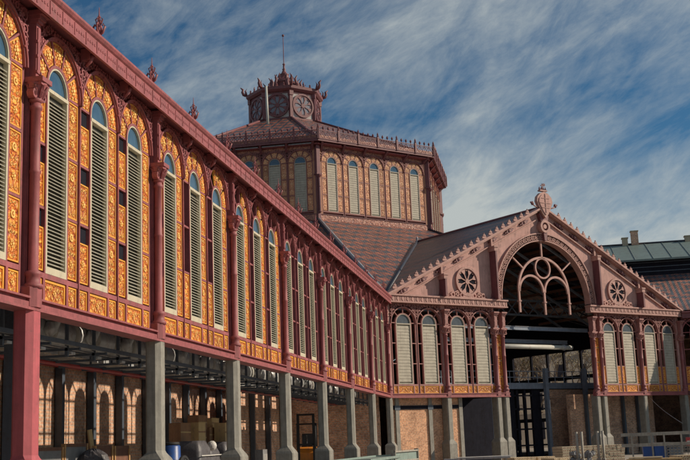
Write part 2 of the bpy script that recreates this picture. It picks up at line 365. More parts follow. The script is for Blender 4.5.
# ---- window units --------------------------------------------------
PA = math.radians
def arc_window(kind, hw, half, lcol, pitch=.078, tilt=True, z0=5.2, zs=9.05, ztop=10.14, orange=('full', 'full'), arch=5, frame='pink', base=4.6, big=False, om='orn', gm_='gold', rise=.13):
    """returns {part: mesh}. orange = state of left and right strip: 'full', 'squares', 'part', 'none'; arch = number of covered voussoirs from the right"""
    P = {}
    jb = hw + .085; mo = half - .075; so = mo - .01; ri = hw + .085; ro = mo - .005
    F = M[frame]; za = zs + rise
    f = MB()
    f.box(-half + .001, -mo, .03, .14, base, za + .02, F); f.box(mo, half - .001, .03, .14, base, za + .02, F)
    f.box(-half + .015, -mo - .012, -.015, .03, base, zs + .3, F)       # slim round bead on the mullion
    f.box(-jb, -hw - .035, .0, .16, z0, za, F); f.box(hw + .035, jb, .0, .16, z0, za, F)
    f.ring(ri - .065, ri, 0, PI, .0, .16, F, cz=za, n=16)
    f.ring(ro, ro + .08, 0, PI, -.03, .17, F, cz=za, n=20)
    f.ring(ro + .035, ro + .08, 0, PI, -.07, -.03, F, cz=za, n=20)
    # bars across the strips
    H = za - z0
    for zz in (z0 + H / 3, z0 + 2 * H / 3, za):
        for sg in (-1, 1):
            x0, x1 = sorted((sg * jb, sg * mo)); f.box(x0, x1, .02, .1, zz - .028, zz + .028, F)
    f.box(-mo, mo, .0, .16, z0 - .11, z0 - .005, F)
    f.box(-half + .001, half - .001, -.0, .17, base - .1, base, F)
    if base < z0 - .3:
        for x in (-jb - .0, jb): f.box(x - .045, x + .045, .0, .16, base, z0 - .11, F)
    spokes = {5: (36, 72, 108, 144)}.get(arch, (45, 90, 135))
    for a in spokes:
        a = PA(a); c, s = math.cos(a), math.sin(a); w = .022
        p = [(ri * c + w * s, za + ri * s - w * c), (ro * c + w * s, za + ro * s - w * c), (ro * c - w * s, za + ro * s + w * c), (ri * c - w * s, za + ri * s + w * c)]
        f.prism(p, .0, .1, F)
    P['window_frame'] = f
    # spandrels with scrolled iron
    s = MB(); n = 20
    pts = [((ro + .08) * math.cos(PI * k / n), za + (ro + .08) * math.sin(PI * k / n)) for k in range(n + 1)]
    for k in range(n):
        (x0, h0), (x1, h1) = pts[k], pts[k + 1]
        x0, x1 = min(x0, half - .001), max(x1, -half + .001)
        if x0 - x1 < .001: continue
        s.prism([(x1, h1), (x0, h0), (x0, ztop), (x1, ztop)], .09, .13, M['plumdk'])
    for sg in (-1, 1):
        e = half - .19; S = ztop - za
        for cx, cz, r in ((e + .01, S - .17, .14), (e - .30, S - .10, .08), (e - .47, S - .06, .05), (e + .07, S - .45, .10), (e - .10, S - .40, .05), (e + .10, S - .67, .07), (e + .12, S - .82, .05), (e - .16, S - .24, .05), (.12, S - .09, .07), (.3, S - .1, .05)):
            s.ring(r - .035, r, 0, 2 * PI, -.05, .09, F, sg * cx, za + cz, 10)
            s.ring(0, r * .36, 0, 2 * PI, -.03, .09, F, sg * cx, za + cz, 6)
            for q_ in range(3):
                a = q_ * 2.1 + cx * 5; s.ring(0, .028, 0, 2 * PI, -.06, .09, F, sg * cx + (r + .02) * math.cos(a), za + cz + (r + .02) * math.sin(a), 5)
        s.box(*sorted((sg * (e - .55), sg * (half - .01))), -.02, .09, ztop - .05, ztop - .002, F)
    P['spandrel'] = s
    # shutter
    h = MB(); Lm = M[lcol]
    cf = M['creamfr'] if lcol == 'cream' else Lm
    h.box(-hw, hw, .11, .13, z0, zs, M['gap'] if tilt else Lm)
    h.box(-hw - .033, -hw + .03, .0, .11, z0, zs, cf); h.box(hw - .03, hw + .033, .0, .11, z0, zs, cf)
    h.box(-hw - .03, hw + .03, -.01, .12, zs - .02, zs + .055, cf)
    h.box(-hw + .03, hw - .03, .0, .11, z0, z0 + (.14 if tilt else .06), cf)
    n = int((zs - z0 - .2) / pitch); a = hw - .03
    for k in range(n):
        z = z0 + .15 + k * pitch + (random.uniform(-.006, .006) if tilt else 0)
        if tilt:
            h.add([(-a, .015, z), (a, .015, z), (a, .1, z + pitch * .55), (-a, .1, z + pitch * .55), (-a, .027, z - .016), (a, .027, z - .016), (a, .108, z + pitch * .43), (-a, .108, z + pitch * .43)],
                  [(0, 1, 2, 3), (7, 6, 5, 4), (4, 5, 1, 0)], Lm)
        else:
            h.add([(-a, .04, z), (a, .04, z), (a, .06, z + pitch - .004), (-a, .06, z + pitch - .004), (-a, .10, z), (a, .10, z)], [(0, 1, 2, 3), (4, 5, 1, 0)], Lm)
    P['shutter'] = h
    # pane
    p = MB(); gl = M['glassgrey' if frame == 'rosemid' else 'glass']
    p.prism([(hw, zs + .05)] + [(hw * math.cos(PI * k / 16), za + hw * math.sin(PI * k / 16)) for k in range(17)] + [(-hw, zs + .05)], .07, .09, gl)
    for sg in (-1, 1): p.box(*sorted((sg * (hw - .02), sg * (hw + .035))), .01, .1, zs + .05, za, cf)
    p.ring(hw - .02, hw + .035, 0, PI, .01, .1, cf, cz=za, n=16)
    P['pane'] = p
    # orange work
    r = MB(); O = M[om]; Y = M[gm_]; GL = M['goldlt' if om == 'orn' else 'claylt']
    for sg, st in zip((-1, 1), orange):
        if st == 'none': continue
        r = MB()
        x0, x1 = sorted((sg * (jb + .012), sg * (mo - .012)))
        for k in range(3):
            a = z0 + H * k / 3 + .04; b = z0 + H * (k + 1) / 3 - .04
            if st == 'part' and k != 0: continue
            if st == 'part2' and k == 1: continue
            if st == 'squares': b -= .36
            r.panel(x0, x1, a, b, .05, O, Y, .03)
            r.relief(x0 + .04, x1 - .04, a + .04, b - .04, .05, GL)
            r.box(x0, x1, .08, .1, z0 + H * k / 3 - .03, z0 + H * (k + 1) / 3 + .03, M['dark'])
        P['side_panel_%d' % sg] = r
    if arch:
        q = MB(); N = 5
        for k in range(min(arch, N)):
            a0 = PI * k / N + .05; a1 = PI * (k + 1) / N - .05
            q.ring(ri + .008, ro - .008, a0, a1, .03, .07, Y, cz=za, n=4)
            am = (a0 + a1) / 2; rm = (ri + ro) / 2; q.flower(rm * math.cos(am), za + rm * math.sin(am), (ro - ri) * .26, .022, GL)
            for sg in (-1, 1):
                for dr in (-.075, .075): q.ring(0, .032, 0, 2 * PI, .0, .022, GL, (rm + dr) * math.cos(am + sg * .2), za + (rm + dr) * math.sin(am + sg * .2), 5)
            q.ring(ri + .035, ro - .035, a0 + .045, a1 - .045, .022, .03, O, cz=za, n=4, uvc=True)
        q.ring(ri + .008, ro - .008, .03, PI * min(arch, N) / N - .03, .07, .09, M['dark'], cz=za, n=16)
        P['arch_panel'] = q
    if base < z0 - .3:
        q = MB(); a, b = base + .02, z0 - .12
        q.panel(-jb + .055, jb - .055, a, b, .05, O, Y, .05); q.relief(-jb + .12, jb - .12, a + .06, b - .06, .05, GL)
        for sg in (-1, 1):
            x0, x1 = sorted((sg * (jb + .055), sg * (mo - .012))); q.panel(x0, x1, a, b, .05, O, Y, .035); q.relief(x0 + .045, x1 - .045, a + .045, b - .045, .05, GL)
        q.box(-mo, mo, .085, .11, a, b, M['dark'])
        P['sill_panel'] = q
    out = {k: v.mesh('side_panel' if k.startswith('side') else k) for k, v in P.items()}
    return out

def place_window(W, mat, label=None, name='arched_window'):
    o = put(name, W['window_frame'], hall, mat)
    if label: o['label'] = label
    for k, me in W.items():
        if k != 'window_frame': put(me.name.split('.')[0], me, o)
    return o

WINCACHE = {}
def win(**kw):
    key = tuple(sorted(kw.items()))
    if key not in WINCACHE: WINCACHE[key] = arc_window(None, **kw)
    return WINCACHE[key]

# facade frames: X along the wall, -Y outwards
FL = RZ(90)                                     # left arcade: local x = world y
FG = RZ(45)                                     # gable front: local x = s
FR = T(GW * Q, GW * Q, 0)                       # right wing: local x = world x

# ---- columns ---------------------------------------------------------
def octo(hx, hy0, hy1, c):   # chamfered rectangle, counter-clockwise from above
    return [(-hx + c, hy0), (hx - c, hy0), (hx, hy0 + c), (hx, hy1 - c * .4), (hx - c * .4, hy1), (-hx + c * .4, hy1), (-hx, hy1 - c * .4), (-hx, hy0 + c)]
def pier_mesh(mat, hw=.36, c=.2, dep=.5, flare=.14, top=4.4):
    m = MB()
    m.loft([(octo(hw + flare, -flare, dep + flare, c * .35), 0), (octo(hw + flare, -flare, dep + flare, c * .4), 1.34), (octo(hw + flare * .75, -flare * .75, dep + flare, c * .5), 1.42),
            (octo(hw + .02, -.02, dep, c * .85), 1.56), (octo(hw, 0, dep, c), 1.62), (octo(hw, 0, dep, c), top)], mat)
    m.box(-hw - flare - .05, hw + flare + .05, -flare - .05, dep + flare + .05, 0, .22, mat)
    return m.mesh('pier')
def shaft_mesh(fm, sc=1., rad=.155):
    s = MB(); r = rad * sc
    s.loft([(octo(.29 * sc, -.04, .3, .1), 4.4), (octo(.29 * sc, -.04, .3, .1), 4.78), (octo(.24 * sc, .0, .3, .1), 4.82)], fm)
    s.lathe([(.27 * sc, 4.78), (.27 * sc, 4.84), (.2 * sc, 4.88), (.2 * sc, 5.0), (.235 * sc, 5.03), (.235 * sc, 5.09), (r, 5.13), (r, 7.05), (r * 1.12, 7.07), (r * 1.12, 7.12), (r, 7.14), (r * .97, 8.35), (r * 1.25, 8.37), (r * 1.25, 8.44), (r, 8.46), (r, 8.6)], fm, 0, .1)
    s.box(-.10 * sc, .10 * sc, .2, .34, 4.8, 10.1, fm)
    return s.mesh('shaft')
def capital_mesh(fm, sc=1., top=10.1, post=None):
    s = MB(); r = .155 * sc
    s.lathe([(r, 8.5), (r * 1.5, 8.55), (r * 1.15, 8.6), (r * 1.3, 8.72), (r * 2.2, 8.86), (r * 2.3, 8.9)], fm, 0, .1)
    for k in range(8):
        a = 2 * PI * k / 8 + .39; x, y = math.cos(a) * r * 1.7, .1 + math.sin(a) * r * 1.7
        s.tube([(x * .7, .1 + (y - .1) * .7, 8.6), (x, y, 8.72), (x * 1.35, .1 + (y - .1) * 1.35, 8.84), (x * 1.25, .1 + (y - .1) * 1.25, 8.78)], [.03, .045, .03, .015], fm, 5)
    h = .33 * sc; fy = .07 if post else -.1
    s.box(-h, h, -.14, .3, 8.9, 9.0, fm); s.box(-h * .85, h * .85, -.1, .3, 8.84, 8.9, fm)
    for sg in (-1, 1):                          # scrolled side consoles
        s.ring(.05, .1, 0, 2 * PI, .02, .16, fm, sg * .3 * sc, 8.66, 8)
        s.box(*sorted((sg * .1, sg * .34 * sc)), .04, .15, 8.76, 8.86, fm)
    h = post or .17 * sc
    s.box(-h, h, fy, .3, 9.0, top - .24, fm); s.box(-h + .03, h - .03, fy - .025, fy, 9.12, top - .34, fm)
    s.box(-h - .03, h + .03, fy - .05, .3, top - .24, top - .18, fm); s.box(-h - .06, h + .06, fy - .1, .3, top - .18, top - .1, fm); s.box(-h - .09, h + .09, fy - .17, .3, top - .1, top, fm)
    for z in (9.12, 9.45, 9.76):                # bolt heads
        for sg in (-1, 1): s.box(sg * h * .95 - .02, sg * h * .95 + .02, fy - .04, fy + .02, z, z + .05, fm)
    return s.mesh('capital')
def backing_mesh(fm, hw):
    s = MB(); s.box(-hw - .0, hw, .22, .42, 4.5, 10.4, fm)
    return s.mesh('backing_plate')
pierG, pierP = [pier_mesh(M[q_], .25, .115, .38, .15) for q_ in ('pier', 'pinkhot')]
shL, cpL, bkL = shaft_mesh(M['pink'], .72, .14), capital_mesh(M['pink'], .64, 10.42, .085), backing_mesh(M['pink'], .108)
def column(mat, pier, sh, cp, bk, label=None):
    o = put('column', pier, hall, mat)
    if label: o['label'] = label
    put('shaft', sh, o); put('capital', cp, o)
    if bk: put('backing_plate', bk, o)
    return o
NB = 9
for k in range(NB + 1):
    column(FL @ T(-k * BAY + .04, -.07, 0), pierP if k == 7 else pierG, shL, cpL, bkL, 'nearest column on a rose pink painted pier' if k == 7 else None)

# ---- left arcade windows: restored near, bare iron far -----------------
BASE = dict(hw=.46, half=1.135, lcol='cream', ztop=10.42)
full = dict(BASE, orange=('full', 'full'), arch=5)
sq = dict(BASE, orange=('squares', 'full'), arch=5)
def bayw(k, j):
    """k = bay counted from the corner (0 next to it), j = 0..2 left to right"""
    if k >= 6: return sq
    if k == 5: return (sq, dict(BASE, orange=('part', 'full'), arch=5), dict(BASE, orange=('part', 'full'), arch=3))[j]
    if k == 4: return (dict(BASE, orange=('none', 'full'), arch=2), dict(BASE, orange=('none', 'full'), arch=2), dict(BASE, orange=('none', 'full'), arch=1))[j]
    return dict(BASE, orange=('none', 'none'), arch=0)
for k in range(NB):
    for j in range(3):
        c = -(k + .5) * BAY + (j - 1) * 2.2
        place_window(win(**bayw(k, j)), FL @ T(c, .15, 0))

# beam, cornice and finials of an arcade front
def arcade_trim(x0, x1, mat, fm, fins, name_b='beam'):
    b = MB()
    b.box(x0, x1, .0, .34, 4.38, 4.5, fm); b.box(x0, x1, -.08, .34, 4.33, 4.38, fm); b.box(x0, x1, .06, .3, 4.5, 4.56, fm); b.box(x0, x1, -.03, .3, 4.56, 4.6, fm)
    b.build('beam', hall, mat)
    c = MB()
    prof = [(.3, 10.5), (-.16, 10.5), (-.22, 10.46), (-.24, 10.28), (-.30, 10.28), (-.30, 10.62), (-.34, 10.65), (-.38, 10.71), (-.38, 10.76), (-.35, 10.78), (.3, 10.95)]
    n = len(prof)
    vs = [(x0, y, z) for y, z in prof] + [(x1, y, z) for y, z in prof]
    c.add(vs, [(i, (i + 1) % n, n + (i + 1) % n, n + i) for i in range(n)][:] + [tuple(range(n))[::-1], tuple(range(n, 2 * n))], fm)
    u = x0 + .2
    while u < x1 - .3:
        c.box(u, u + .035, -.315, -.3, 10.33, 10.6, fm)
        for q_ in (.1, .22, .34, .46): c.box(u + q_, u + q_ + .05, -.312, -.3, 10.44, 10.49, fm)
        u += .587
    c.box(x0, x1, .26, .4, 10.0, 10.499, M['plumdk'])
    c.build('cornice', hall, mat)
    k = MB(); w = .07
    k.box(-w, w, -.22, .1, 10.36, 10.48, fm); k.box(-w, w, -.12, .1, 10.22, 10.36, fm); k.tube([(0, -.16, 10.34), (0, -.1, 10.2), (0, .0, 10.08)], [.05, .05, .03], fm, 6)
    bme = k.mesh('bracket')
    for i in range(int(round((x1 - x0) / BAY))):
        for e in (-1.136, 1.136): put('bracket', bme, hall, mat @ T((-(i + .5) if x0 < 0 else i + .5) * BAY + e, 0, 0))
    f = MB()
    f.lathe([(.13, 0), (.15, .06), (.07, .12), (.05, .2), (.10, .26), (.10, .3), (.05, .36), (.035, .6), (.06, .64), (.02, .7), (.008, .92)], fm, n=8)
    for a in range(4):
        dx, dy = math.cos(a * PI / 2), math.sin(a * PI / 2)
        f.tube([(0, 0, .12), (dx * .12, dy * .12, .2), (dx * .2, dy * .2, .36), (dx * .14, dy * .14, .44), (dx * .1, dy * .1, .38)], [.03, .04, .035, .03, .015], fm, 6)
        f.tube([(0, 0, .4), (dx * .08, dy * .08, .46), (dx * .12, dy * .12, .58), (dx * .07, dy * .07, .62)], [.02, .028, .025, .012], fm, 5)
    fme = f.mesh('finial')
    for u in fins: put('finial', fme, hall, mat @ T(u, -.2, 10.78) @ Matrix.Diagonal((.72, .72, .85, 1)))
arcade_trim(-NB * BAY - .3, .22, FL, M['pink'], [-(2.4 + 3.403 * i) for i in range(18)])

# ---- gable front ----------------------------------------------------
RI = M['roseiron']
shG, cpG, bkG = shaft_mesh(M['pinkdim'], .85), capital_mesh(M['rosemid'], .85), None
pierS = pier_mesh(M['pier'], .21, .06, .6, .13)
gcols = [.0, 4.8, 9.2, 9.93, 18.93, 19.66, 24.06, 28.86]
for i, s in enumerate(gcols):
    if i == 0: continue
    column(FG @ T(s, -.02, 0), pierS, shG, cpG, None)
gwin = [1.4, 3.53, 6.0, 8.1, 20.76, 22.86, 25.33, 27.46]
for i, s in enumerate(gwin):
    half = 1.05
    kw = dict(hw=.56, half=half, lcol='creamdk', pitch=.2, tilt=False, frame='rosemid', arch=0, ztop=10.38, rise=.08, orange=('none', 'none') if i < 4 else ('part', 'part'))
    place_window(win(**kw), FG @ T(s, .15, 0))
# plates filling between windows and columns
b = MB()
for a0, a1 in ((.0, .34), (2.45, 2.48), (4.585, 4.945), (7.055, 7.045), (9.155, 9.3), (19.56, 19.705), (23.915, 24.275), (26.385, 26.405), (28.515, 28.86)):
    if a1 - a0 > .02: b = MB(); b.box(a0, a1, .17, .3, 4.5, 10.4, RI); b.build('backing_plate', hall, FG)
for a0, a1 in ((0, 9.3), (19.56, GW)):
    b = MB(); b.box(a0, a1, .31, .4, 10.1, 10.46, RI); b.build('head_plate', hall, FG)
for a0, a1 in ((9.33, 9.8), (19.06, 19.53)):
    q = MB(); q.box(a0 + .01, a1 - .01, .19, .24, 4.6, 9.0, RI)
    for k in range(4): q.panel(a0 + .02, a1 - .02, 4.65 + k * 1.08, 5.66 + k * 1.08, .16, M['orn'], M['gold'], .03)
    q.build('portal_side_panel', hall, FG)
for a0, a1 in ((-.1, 10.18), (18.68, GW + .15)):
    b = MB()
    b.box(a0, a1, .0, .3, 4.38, 4.55, M['pink']); b.box(a0, a1, -.08, .3, 4.32, 4.38, M['pink'])
    b.box(a0, a1, -.05, .28, 4.55, 4.6, M['pink']); b.build('beam', hall, FG)
# frieze with row of studs
for a0, a1 in ((-.25, 10.28), (18.58, GW + .3)):
    b = MB()
    b.box(a0, a1, -.22, .28, 10.48, 10.84, RI); b.box(a0 - .05, a1 + .05, -.32, .28, 10.84, 10.94, RI); b.box(a0 - .03, a1 + .03, -.27, .28, 10.40, 10.48, RI)
    u = a0 + .12
    while u < a1 - .15:
        b.prism([(u, 10.6), (u + .09, 10.52), (u + .18, 10.6), (u + .18, 10.72), (u + .09, 10.8), (u, 10.72)], -.25, -.22, RI)
        b.box(u + .27, u + .31, -.24, -.22, 10.52, 10.8, RI); u += .4
    b.build('frieze', hall, FG)
# gable wall with the portal arch cut out
CZ, RO, RIN = 11.05, 4.95, 4.38
def rake(s): return 10.8 + SLOPE * (HALF - abs(s - HALF))
b = MB(); N = 96
ss = [GW * k / N for k in range(N + 1)]
for c in (HALF - RO + .1, HALF + RO - .1): ss.append(c)
for d in (.02, .06, .12, .25, .4):
    ss += [HALF - RO + .1 + d, HALF + RO - .1 - d]
ss = sorted(set(ss))
def low(s):
    d = abs(s - HALF); r = RO - .1
    return 10.9 if d >= r else max(10.9, CZ + math.sqrt(r * r - d * d))
for a0, a1 in zip(ss, ss[1:]):
    l0, l1 = low(a0), low(a1)
    if abs((a0 + a1) / 2 - HALF) > RO - .1: l0 = l1 = 10.9
    elif l0 <= 10.9 or l1 <= 10.9: pass
    b.prism([(a0, l0), (a1, l1), (a1, max(l1, rake(a1))), (a0, max(l0, rake(a0)))], .1, .34, M['rose'])
b.build('gable_wall', hall, FG)
# arch ring with pierced ornament
b = MB()
b.ring(RO - .07, RO + .03, 0, PI, -.1, .34, RI, HALF, CZ, 56); b.ring(RIN, RIN + .08, 0, PI, -.06, .5, RI, HALF, CZ, 56)
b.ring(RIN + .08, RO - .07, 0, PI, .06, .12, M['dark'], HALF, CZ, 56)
for k in range(34):
    a = PI * (k + .5) / 34; c, d = math.cos(a) * (RO + RIN) / 2, math.sin(a) * (RO + RIN) / 2
    b.ring(.115, .165, 0, 2 * PI, -.04, .06, RI, HALF + c, CZ + d, 10); b.ring(0.0, .06, 0, 2 * PI, -.03, .06, RI, HALF + c, CZ + d, 6)
    a = PI * k / 34 if k else 0
    for rr in (.12, -.12):
        c, d = math.cos(a) * ((RO + RIN) / 2 + rr), math.sin(a) * ((RO + RIN) / 2 + rr)
        b.ring(0.0, .05, 0, 2 * PI, -.02, .06, RI, HALF + c, CZ + d, 6)
b.build('portal_arch', hall, FG)
# fan tracery hanging in the arch
b = MB()
def bar(p0, p1, w=.07, y0=.1, y1=.22):
    (x0, z0), (x1, z1) = p0, p1; dx, dz = x1 - x0, z1 - z0; l = math.hypot(dx, dz); nx, nz = -dz / l * w, dx / l * w
    b.prism([(x0 - nx, z0 - nz), (x1 - nx, z1 - nz), (x1 + nx, z1 + nz), (x0 + nx, z0 + nz)], y0, y1, RI)
tc = HALF - .1; tz = 11.75
b.ring(2.4, 2.56, 0, PI, .1, .24, RI, tc, tz, 32)
for sg in (-1, 1):
    b.ring(1.1, 1.25, 0, PI, .1, .24, RI, tc + sg * 1.24, tz - .05, 24)
    bar((tc + sg * 2.48, tz), (tc + sg * 2.48, 10.2), .075)
    a = PI / 2 + sg * PA(50)
    bar((tc + 2.5 * math.cos(a), tz + 2.5 * math.sin(a)), (tc + 3.75 * math.cos(a), tz + 3.62 * math.sin(a)), .05)
bar((tc, tz), (tc, 10.1), .075); bar((tc, tz + 2.5), (tc, CZ + RIN), .06)
b.ring(.66, .78, 0, 2 * PI, .1, .24, RI, tc, tz + 1.72, 24)
for sg in (-2.48, 0, 2.48): b.box(tc + sg - .12, tc + sg + .12, .06, .28, 10.95, 11.05, RI)
b.build('fan_tracery', hall, FG)
# rake mouldings, coping and motifs
b = MB()
for sg in (-1, 1):
    def R(d, dz): return (HALF + sg * (HALF - d), 10.8 + SLOPE * d + dz)     # d metres in from the corner
    def strip(mb, d0, d1, z0, z1, y0, y1, m):
        p = [R(d0, z0), R(d1, z0), R(d1, z1), R(d0, z1)]
        if sg > 0: p = p[::-1]
        mb.prism(p, y0, y1, m)
    strip(b, -.35, HALF - .002, .06, .2, -.36, .4, RI)
    strip(b, -.2, HALF - .002, -.04, .06, -.22, .1, RI)
    strip(b, .9, HALF - .5, -.60, -.52, -.04, .1, RI)
    strip(b, .9, HALF - .5, -.64, -.60, .02, .1, RI)
    for i in range(8):
        d = 1.45 + i * 1.62
        if i == 7: d -= .1
        st = MB()
        for e in (-.17, 0, .17):
            x, z = R(d + e, -.27); st.ring(0, .13, 0, 2 * PI, -.06 if e else -.1, .1, M['plum'], x, z, 8)
        x, z = R(d, -.27); st.ring(0, .06, 0, 2 * PI, -.13, .1, RI, x, z, 6)
        p = [R(d - .42, -.31), R(d + .42, -.31), R(d + .42, -.23), R(d - .42, -.23)]
        if sg > 0: p = p[::-1]
        st.prism(p, -.04, .1, M['plum']); st.build('rake_rosette', hall, FG)
b.build('rake_cornice', hall, FG)
# crockets on the coping
f = MB()
f.prism([(-.17, 0), (.17, 0), (.2, .12), (.09, .16), (.12, .26), (.03, .3), (0, .42), (-.03, .3), (-.12, .26), (-.09, .16), (-.2, .12)], -.05, .05, RI)
f.blob((0, 0, .2), (.07, .09, .07), RI, 6)
cm = f.mesh('crocket')
for sg in (-1, 1):
    for i in range(21):
        d = .55 + i * .615
        put('crocket', cm, hall, FG @ T(HALF + sg * (HALF - d), -.22, 10.8 + SLOPE * d + .2))
# hanging pilasters of the gable field
for s, zt in ((4.62, 12.35), (9.28, 14.55), (19.6, 14.55), (24.25, 12.35)):
    b = MB(); b.box(s - .075, s + .075, -.55, .1, 10.95, zt, M['plum']); b.box(s - .2, s + .2, -.6, .1, zt, zt + .1, RI); b.box(s - .16, s + .16, -.56, .1, zt - .25, zt, RI)  # plum shafts carry the shade of the pilaster sides as colour
    b.box(s - .07, s + .07, -.18, .1, zt + .1, zt + .65, RI); b.lathe([(.09, 0), (.12, .05), (.05, .1), (.02, .3)], RI, s, -.1, 8, zt + .65)
    b.prism([(s - .42, 10.94), (s + .42, 10.94), (s + .14, 11.12), (s + .1, 11.4), (s - .1, 11.4), (s - .14, 11.12)], -.12, .1, M['plum'])
    b.box(s + .2, s + .42, -.24, .1, 10.94, 11.32, RI); b.ring(.03, .09, 0, 2 * PI, -.28, -.24, RI, s + .31, 11.16, 8)
    b.build('gable_pilaster', hall, FG)
# round rose windows
def rose_mesh(r, fm, gmm, dep=.06):
    m = MB()
    m.ring(0, r * .97, 0, 2 * PI, .0, .04, gmm, n=28)
    m.ring(r * .86, r, 0, 2 * PI, -.12, .06, fm, n=32); m.ring(r * .80, r * .87, 0, 2 * PI, -.05, .02, M['plum'], n=32)
    m.ring(0, r * .17, 0, 2 * PI, -.09, .0, fm, n=12)
    for k in range(8):
        a = 2 * PI * k / 8 + PI / 8; c, d = math.cos(a), math.sin(a); w0, w1 = r * .035, r * .11
        m.prism([(r * .12 * c + w0 * d, r * .12 * d - w0 * c), (r * .5 * c + w0 * d, r * .5 * d - w0 * c), (r * .82 * c + w1 * d * 1.9, r * .82 * d - w1 * c * 1.9), (r * .82 * c - w1 * d * 1.9, r * .82 * d + w1 * c * 1.9), (r * .5 * c - w0 * d, r * .5 * d + w0 * c), (r * .12 * c - w0 * d, r * .12 * d + w0 * c)], -.06, .0, fm)
        a -= PI / 8
        m.ring(r * .035, r * .075, 0, 2 * PI, -.05, .0, fm, r * .78 * math.cos(a), r * .78 * math.sin(a), 6)
    return m.mesh('rose_window')
rm = rose_mesh(1.02, RI, M['dark'])
for s in (6.95, GW - 6.95): put('rose_window', rm, hall, FG @ T(s, .06, 12.1))
for s in (6.95, GW - 6.95):
    b = MB()
    b.box(s - 1.75, s + 1.75, -.1, .1, 10.94, 11.02, RI)
    for sg in (-1, 1):
        b.ring(.1, .2, 0, 2 * PI, -.05, .1, M['rose'], s + sg * 1.35, 11.16, 10); b.ring(.07, .15, 0, 2 * PI, -.05, .1, RI, s + sg * .95, 11.2, 10); b.ring(.1, .19, 0, 2 * PI, -.05, .1, M['rose'], s + sg * .55, 11.14, 10)
        b.prism([(s + sg * .2 - .25, 11.02), (s + sg * .2 + .25, 11.02), (s + sg * .1 + .1, 11.3), (s + sg * .1 - .1, 11.3)], -.04, .1, RI)
        b.tube([(s + sg * 1.7, 0, 11.02), (s + sg * 1.6, 0, 11.2), (s + sg * 1.2, 0, 11.32), (s + sg * .9, 0, 11.42), (s + sg * .8, 0, 11.3)], .045, RI, 6)
    b.build('rose_scrollwork', hall, FG)
# crowning shield
b = MB(); hz = 18.2; hs = HALF + .12
sh = [(0, -1.1), (.28, -.8), (.6, -.28), (.78, .12), (.7, .45), (.38, .74), (.0, .86)]
poly = [(hs + x, hz + z) for x, z in sh] + [(hs - x, hz + z) for x, z in sh[-2:0:-1]]
b.prism(poly, -.38, -.1, RI)
poly2 = [(hs + x * .8, hz + z * .8) for x, z in sh] + [(hs - x * .8, hz + z * .8) for x, z in sh[-2:0:-1]]
b.prism(poly2, -.44, -.38, M['rose'])
b.box(hs - .03, hs + .03, -.48, -.44, hz - .7, hz + .7, RI)
for zz in (-.35, 0, .35): b.box(hs - .5 + abs(zz) * .3, hs + .5 - abs(zz) * .3, -.47, -.44, hz + zz - .02, hz + zz + .02, RI)
b.box(hs - .36, hs + .36, -.36, -.08, hz + .9, hz + 1.0, RI)
for x in (-.3, -.1, .1, .3): b.lathe([(.05, 0), (.08, .08), (.03, .14), (.05, .18), (0.01, .24)], M['plum'], hs + x, -.22, 6, hz + 1.0)
b.box(hs - .03, hs + .03, -.25, -.19, hz + 1.1, hz + 1.5, M['plum']); b.box(hs - .16, hs + .16, -.25, -.19, hz + 1.32, hz + 1.38, M['plum'])
b.ring(.05, .12, 0, 2 * PI, -.25, -.19, M['plum'], hs + .18, hz + 1.42, 6)
for sg in (-1, 1):
    b.blob((hs + sg * 1.15, -.25, hz - .08), (.14, .1, .16), M['plum'], 8); b.blob((hs + sg * 1.3, -.25, hz - .02), (.07, .07, .07), M['plum'], 6)
    b.tube([(hs + sg * .5, -.25, hz - .35), (hs + sg * .95, -.25, hz - .25), (hs + sg * 1.15, -.25, hz - .1)], .05, RI, 6)
b.prism([(hs - .25, hz - 1.6), (hs + .25, hz - 1.6), (hs + .5, hz - .75), (hs - .5, hz - .75)], -.2, .1, M['plum'])
b.ring(.3, .48, 0, 2 * PI, -.34, .1, RI, hs - .08, hz - 1.72, 16); b.ring(.0, .17, 0, 2 * PI, -.3, .1, RI, hs - .08, hz - 1.72, 10); b.ring(.17, .3, 0, 2 * PI, -.12, .1, M['plum'], hs - .08, hz - 1.72, 14)
b.prism([(hs - .2, hz - 2.75), (hs + .04, hz - 2.75), (hs + .1, hz - 2.15), (hs - .26, hz - 2.15)], -.3, .1, M['plum'])
b.build('shield_crest', hall, FG)

# ---- ground storey behind the gable front -----------------------------
b = MB()
Yw = .62
b.box(.55, 5.2, Yw, Yw + .25, 0, 4.33, M['newbrick']); b.box(5.2, 6.25, Yw, Yw + .25, 0, 4.33, M['newbrick'])
b.build('infill_brick_wall', hall, FG)
b = MB()
b.box(.55, 6.35, Yw - .06, Yw + .1, 3.62, 3.86, M['dark'])
for s in (.9, 3.6, 6.2): b.box(s - .17, s + .12, Yw - .1, Yw + .3, 0, 4.33, M['pier'])
for s in (.9, 3.6): b.box(s - .24, s + .2, Yw - .12, Yw - .1, 3.58, 3.86, M['pierdk'])
b.build('infill_frame', hall, FG)
b = MB(); b.box(6.38, 11.1, 2.9, 3.1, 0, 4.6, M['dark']); b.box(6.3, 6.4, .9, 3.1, 0, 4.33, M['dark']); b.box(6.38, 9.4, .5, 3.0, 4.34, 4.4, M['dark']); b.build('dark_opening_sheets', hall, FG)  # dark sheets and cover stand in for the shade of an opening
# right ground storey, brick set back in the shade
b = MB(); b.box(19.2, GW - .2, 3.2, 3.5, 0, 4.6, M['brick']); b.build('recessed_brick_wall', hall, FG)
for s in (20.8, 22.4, 24.9, 26.6):
    b = MB(); b.box(s - .1, s + .1, 2.9, 3.15, 0, 4.6, M['pierdk']); b.build('recessed_post', hall, FG)

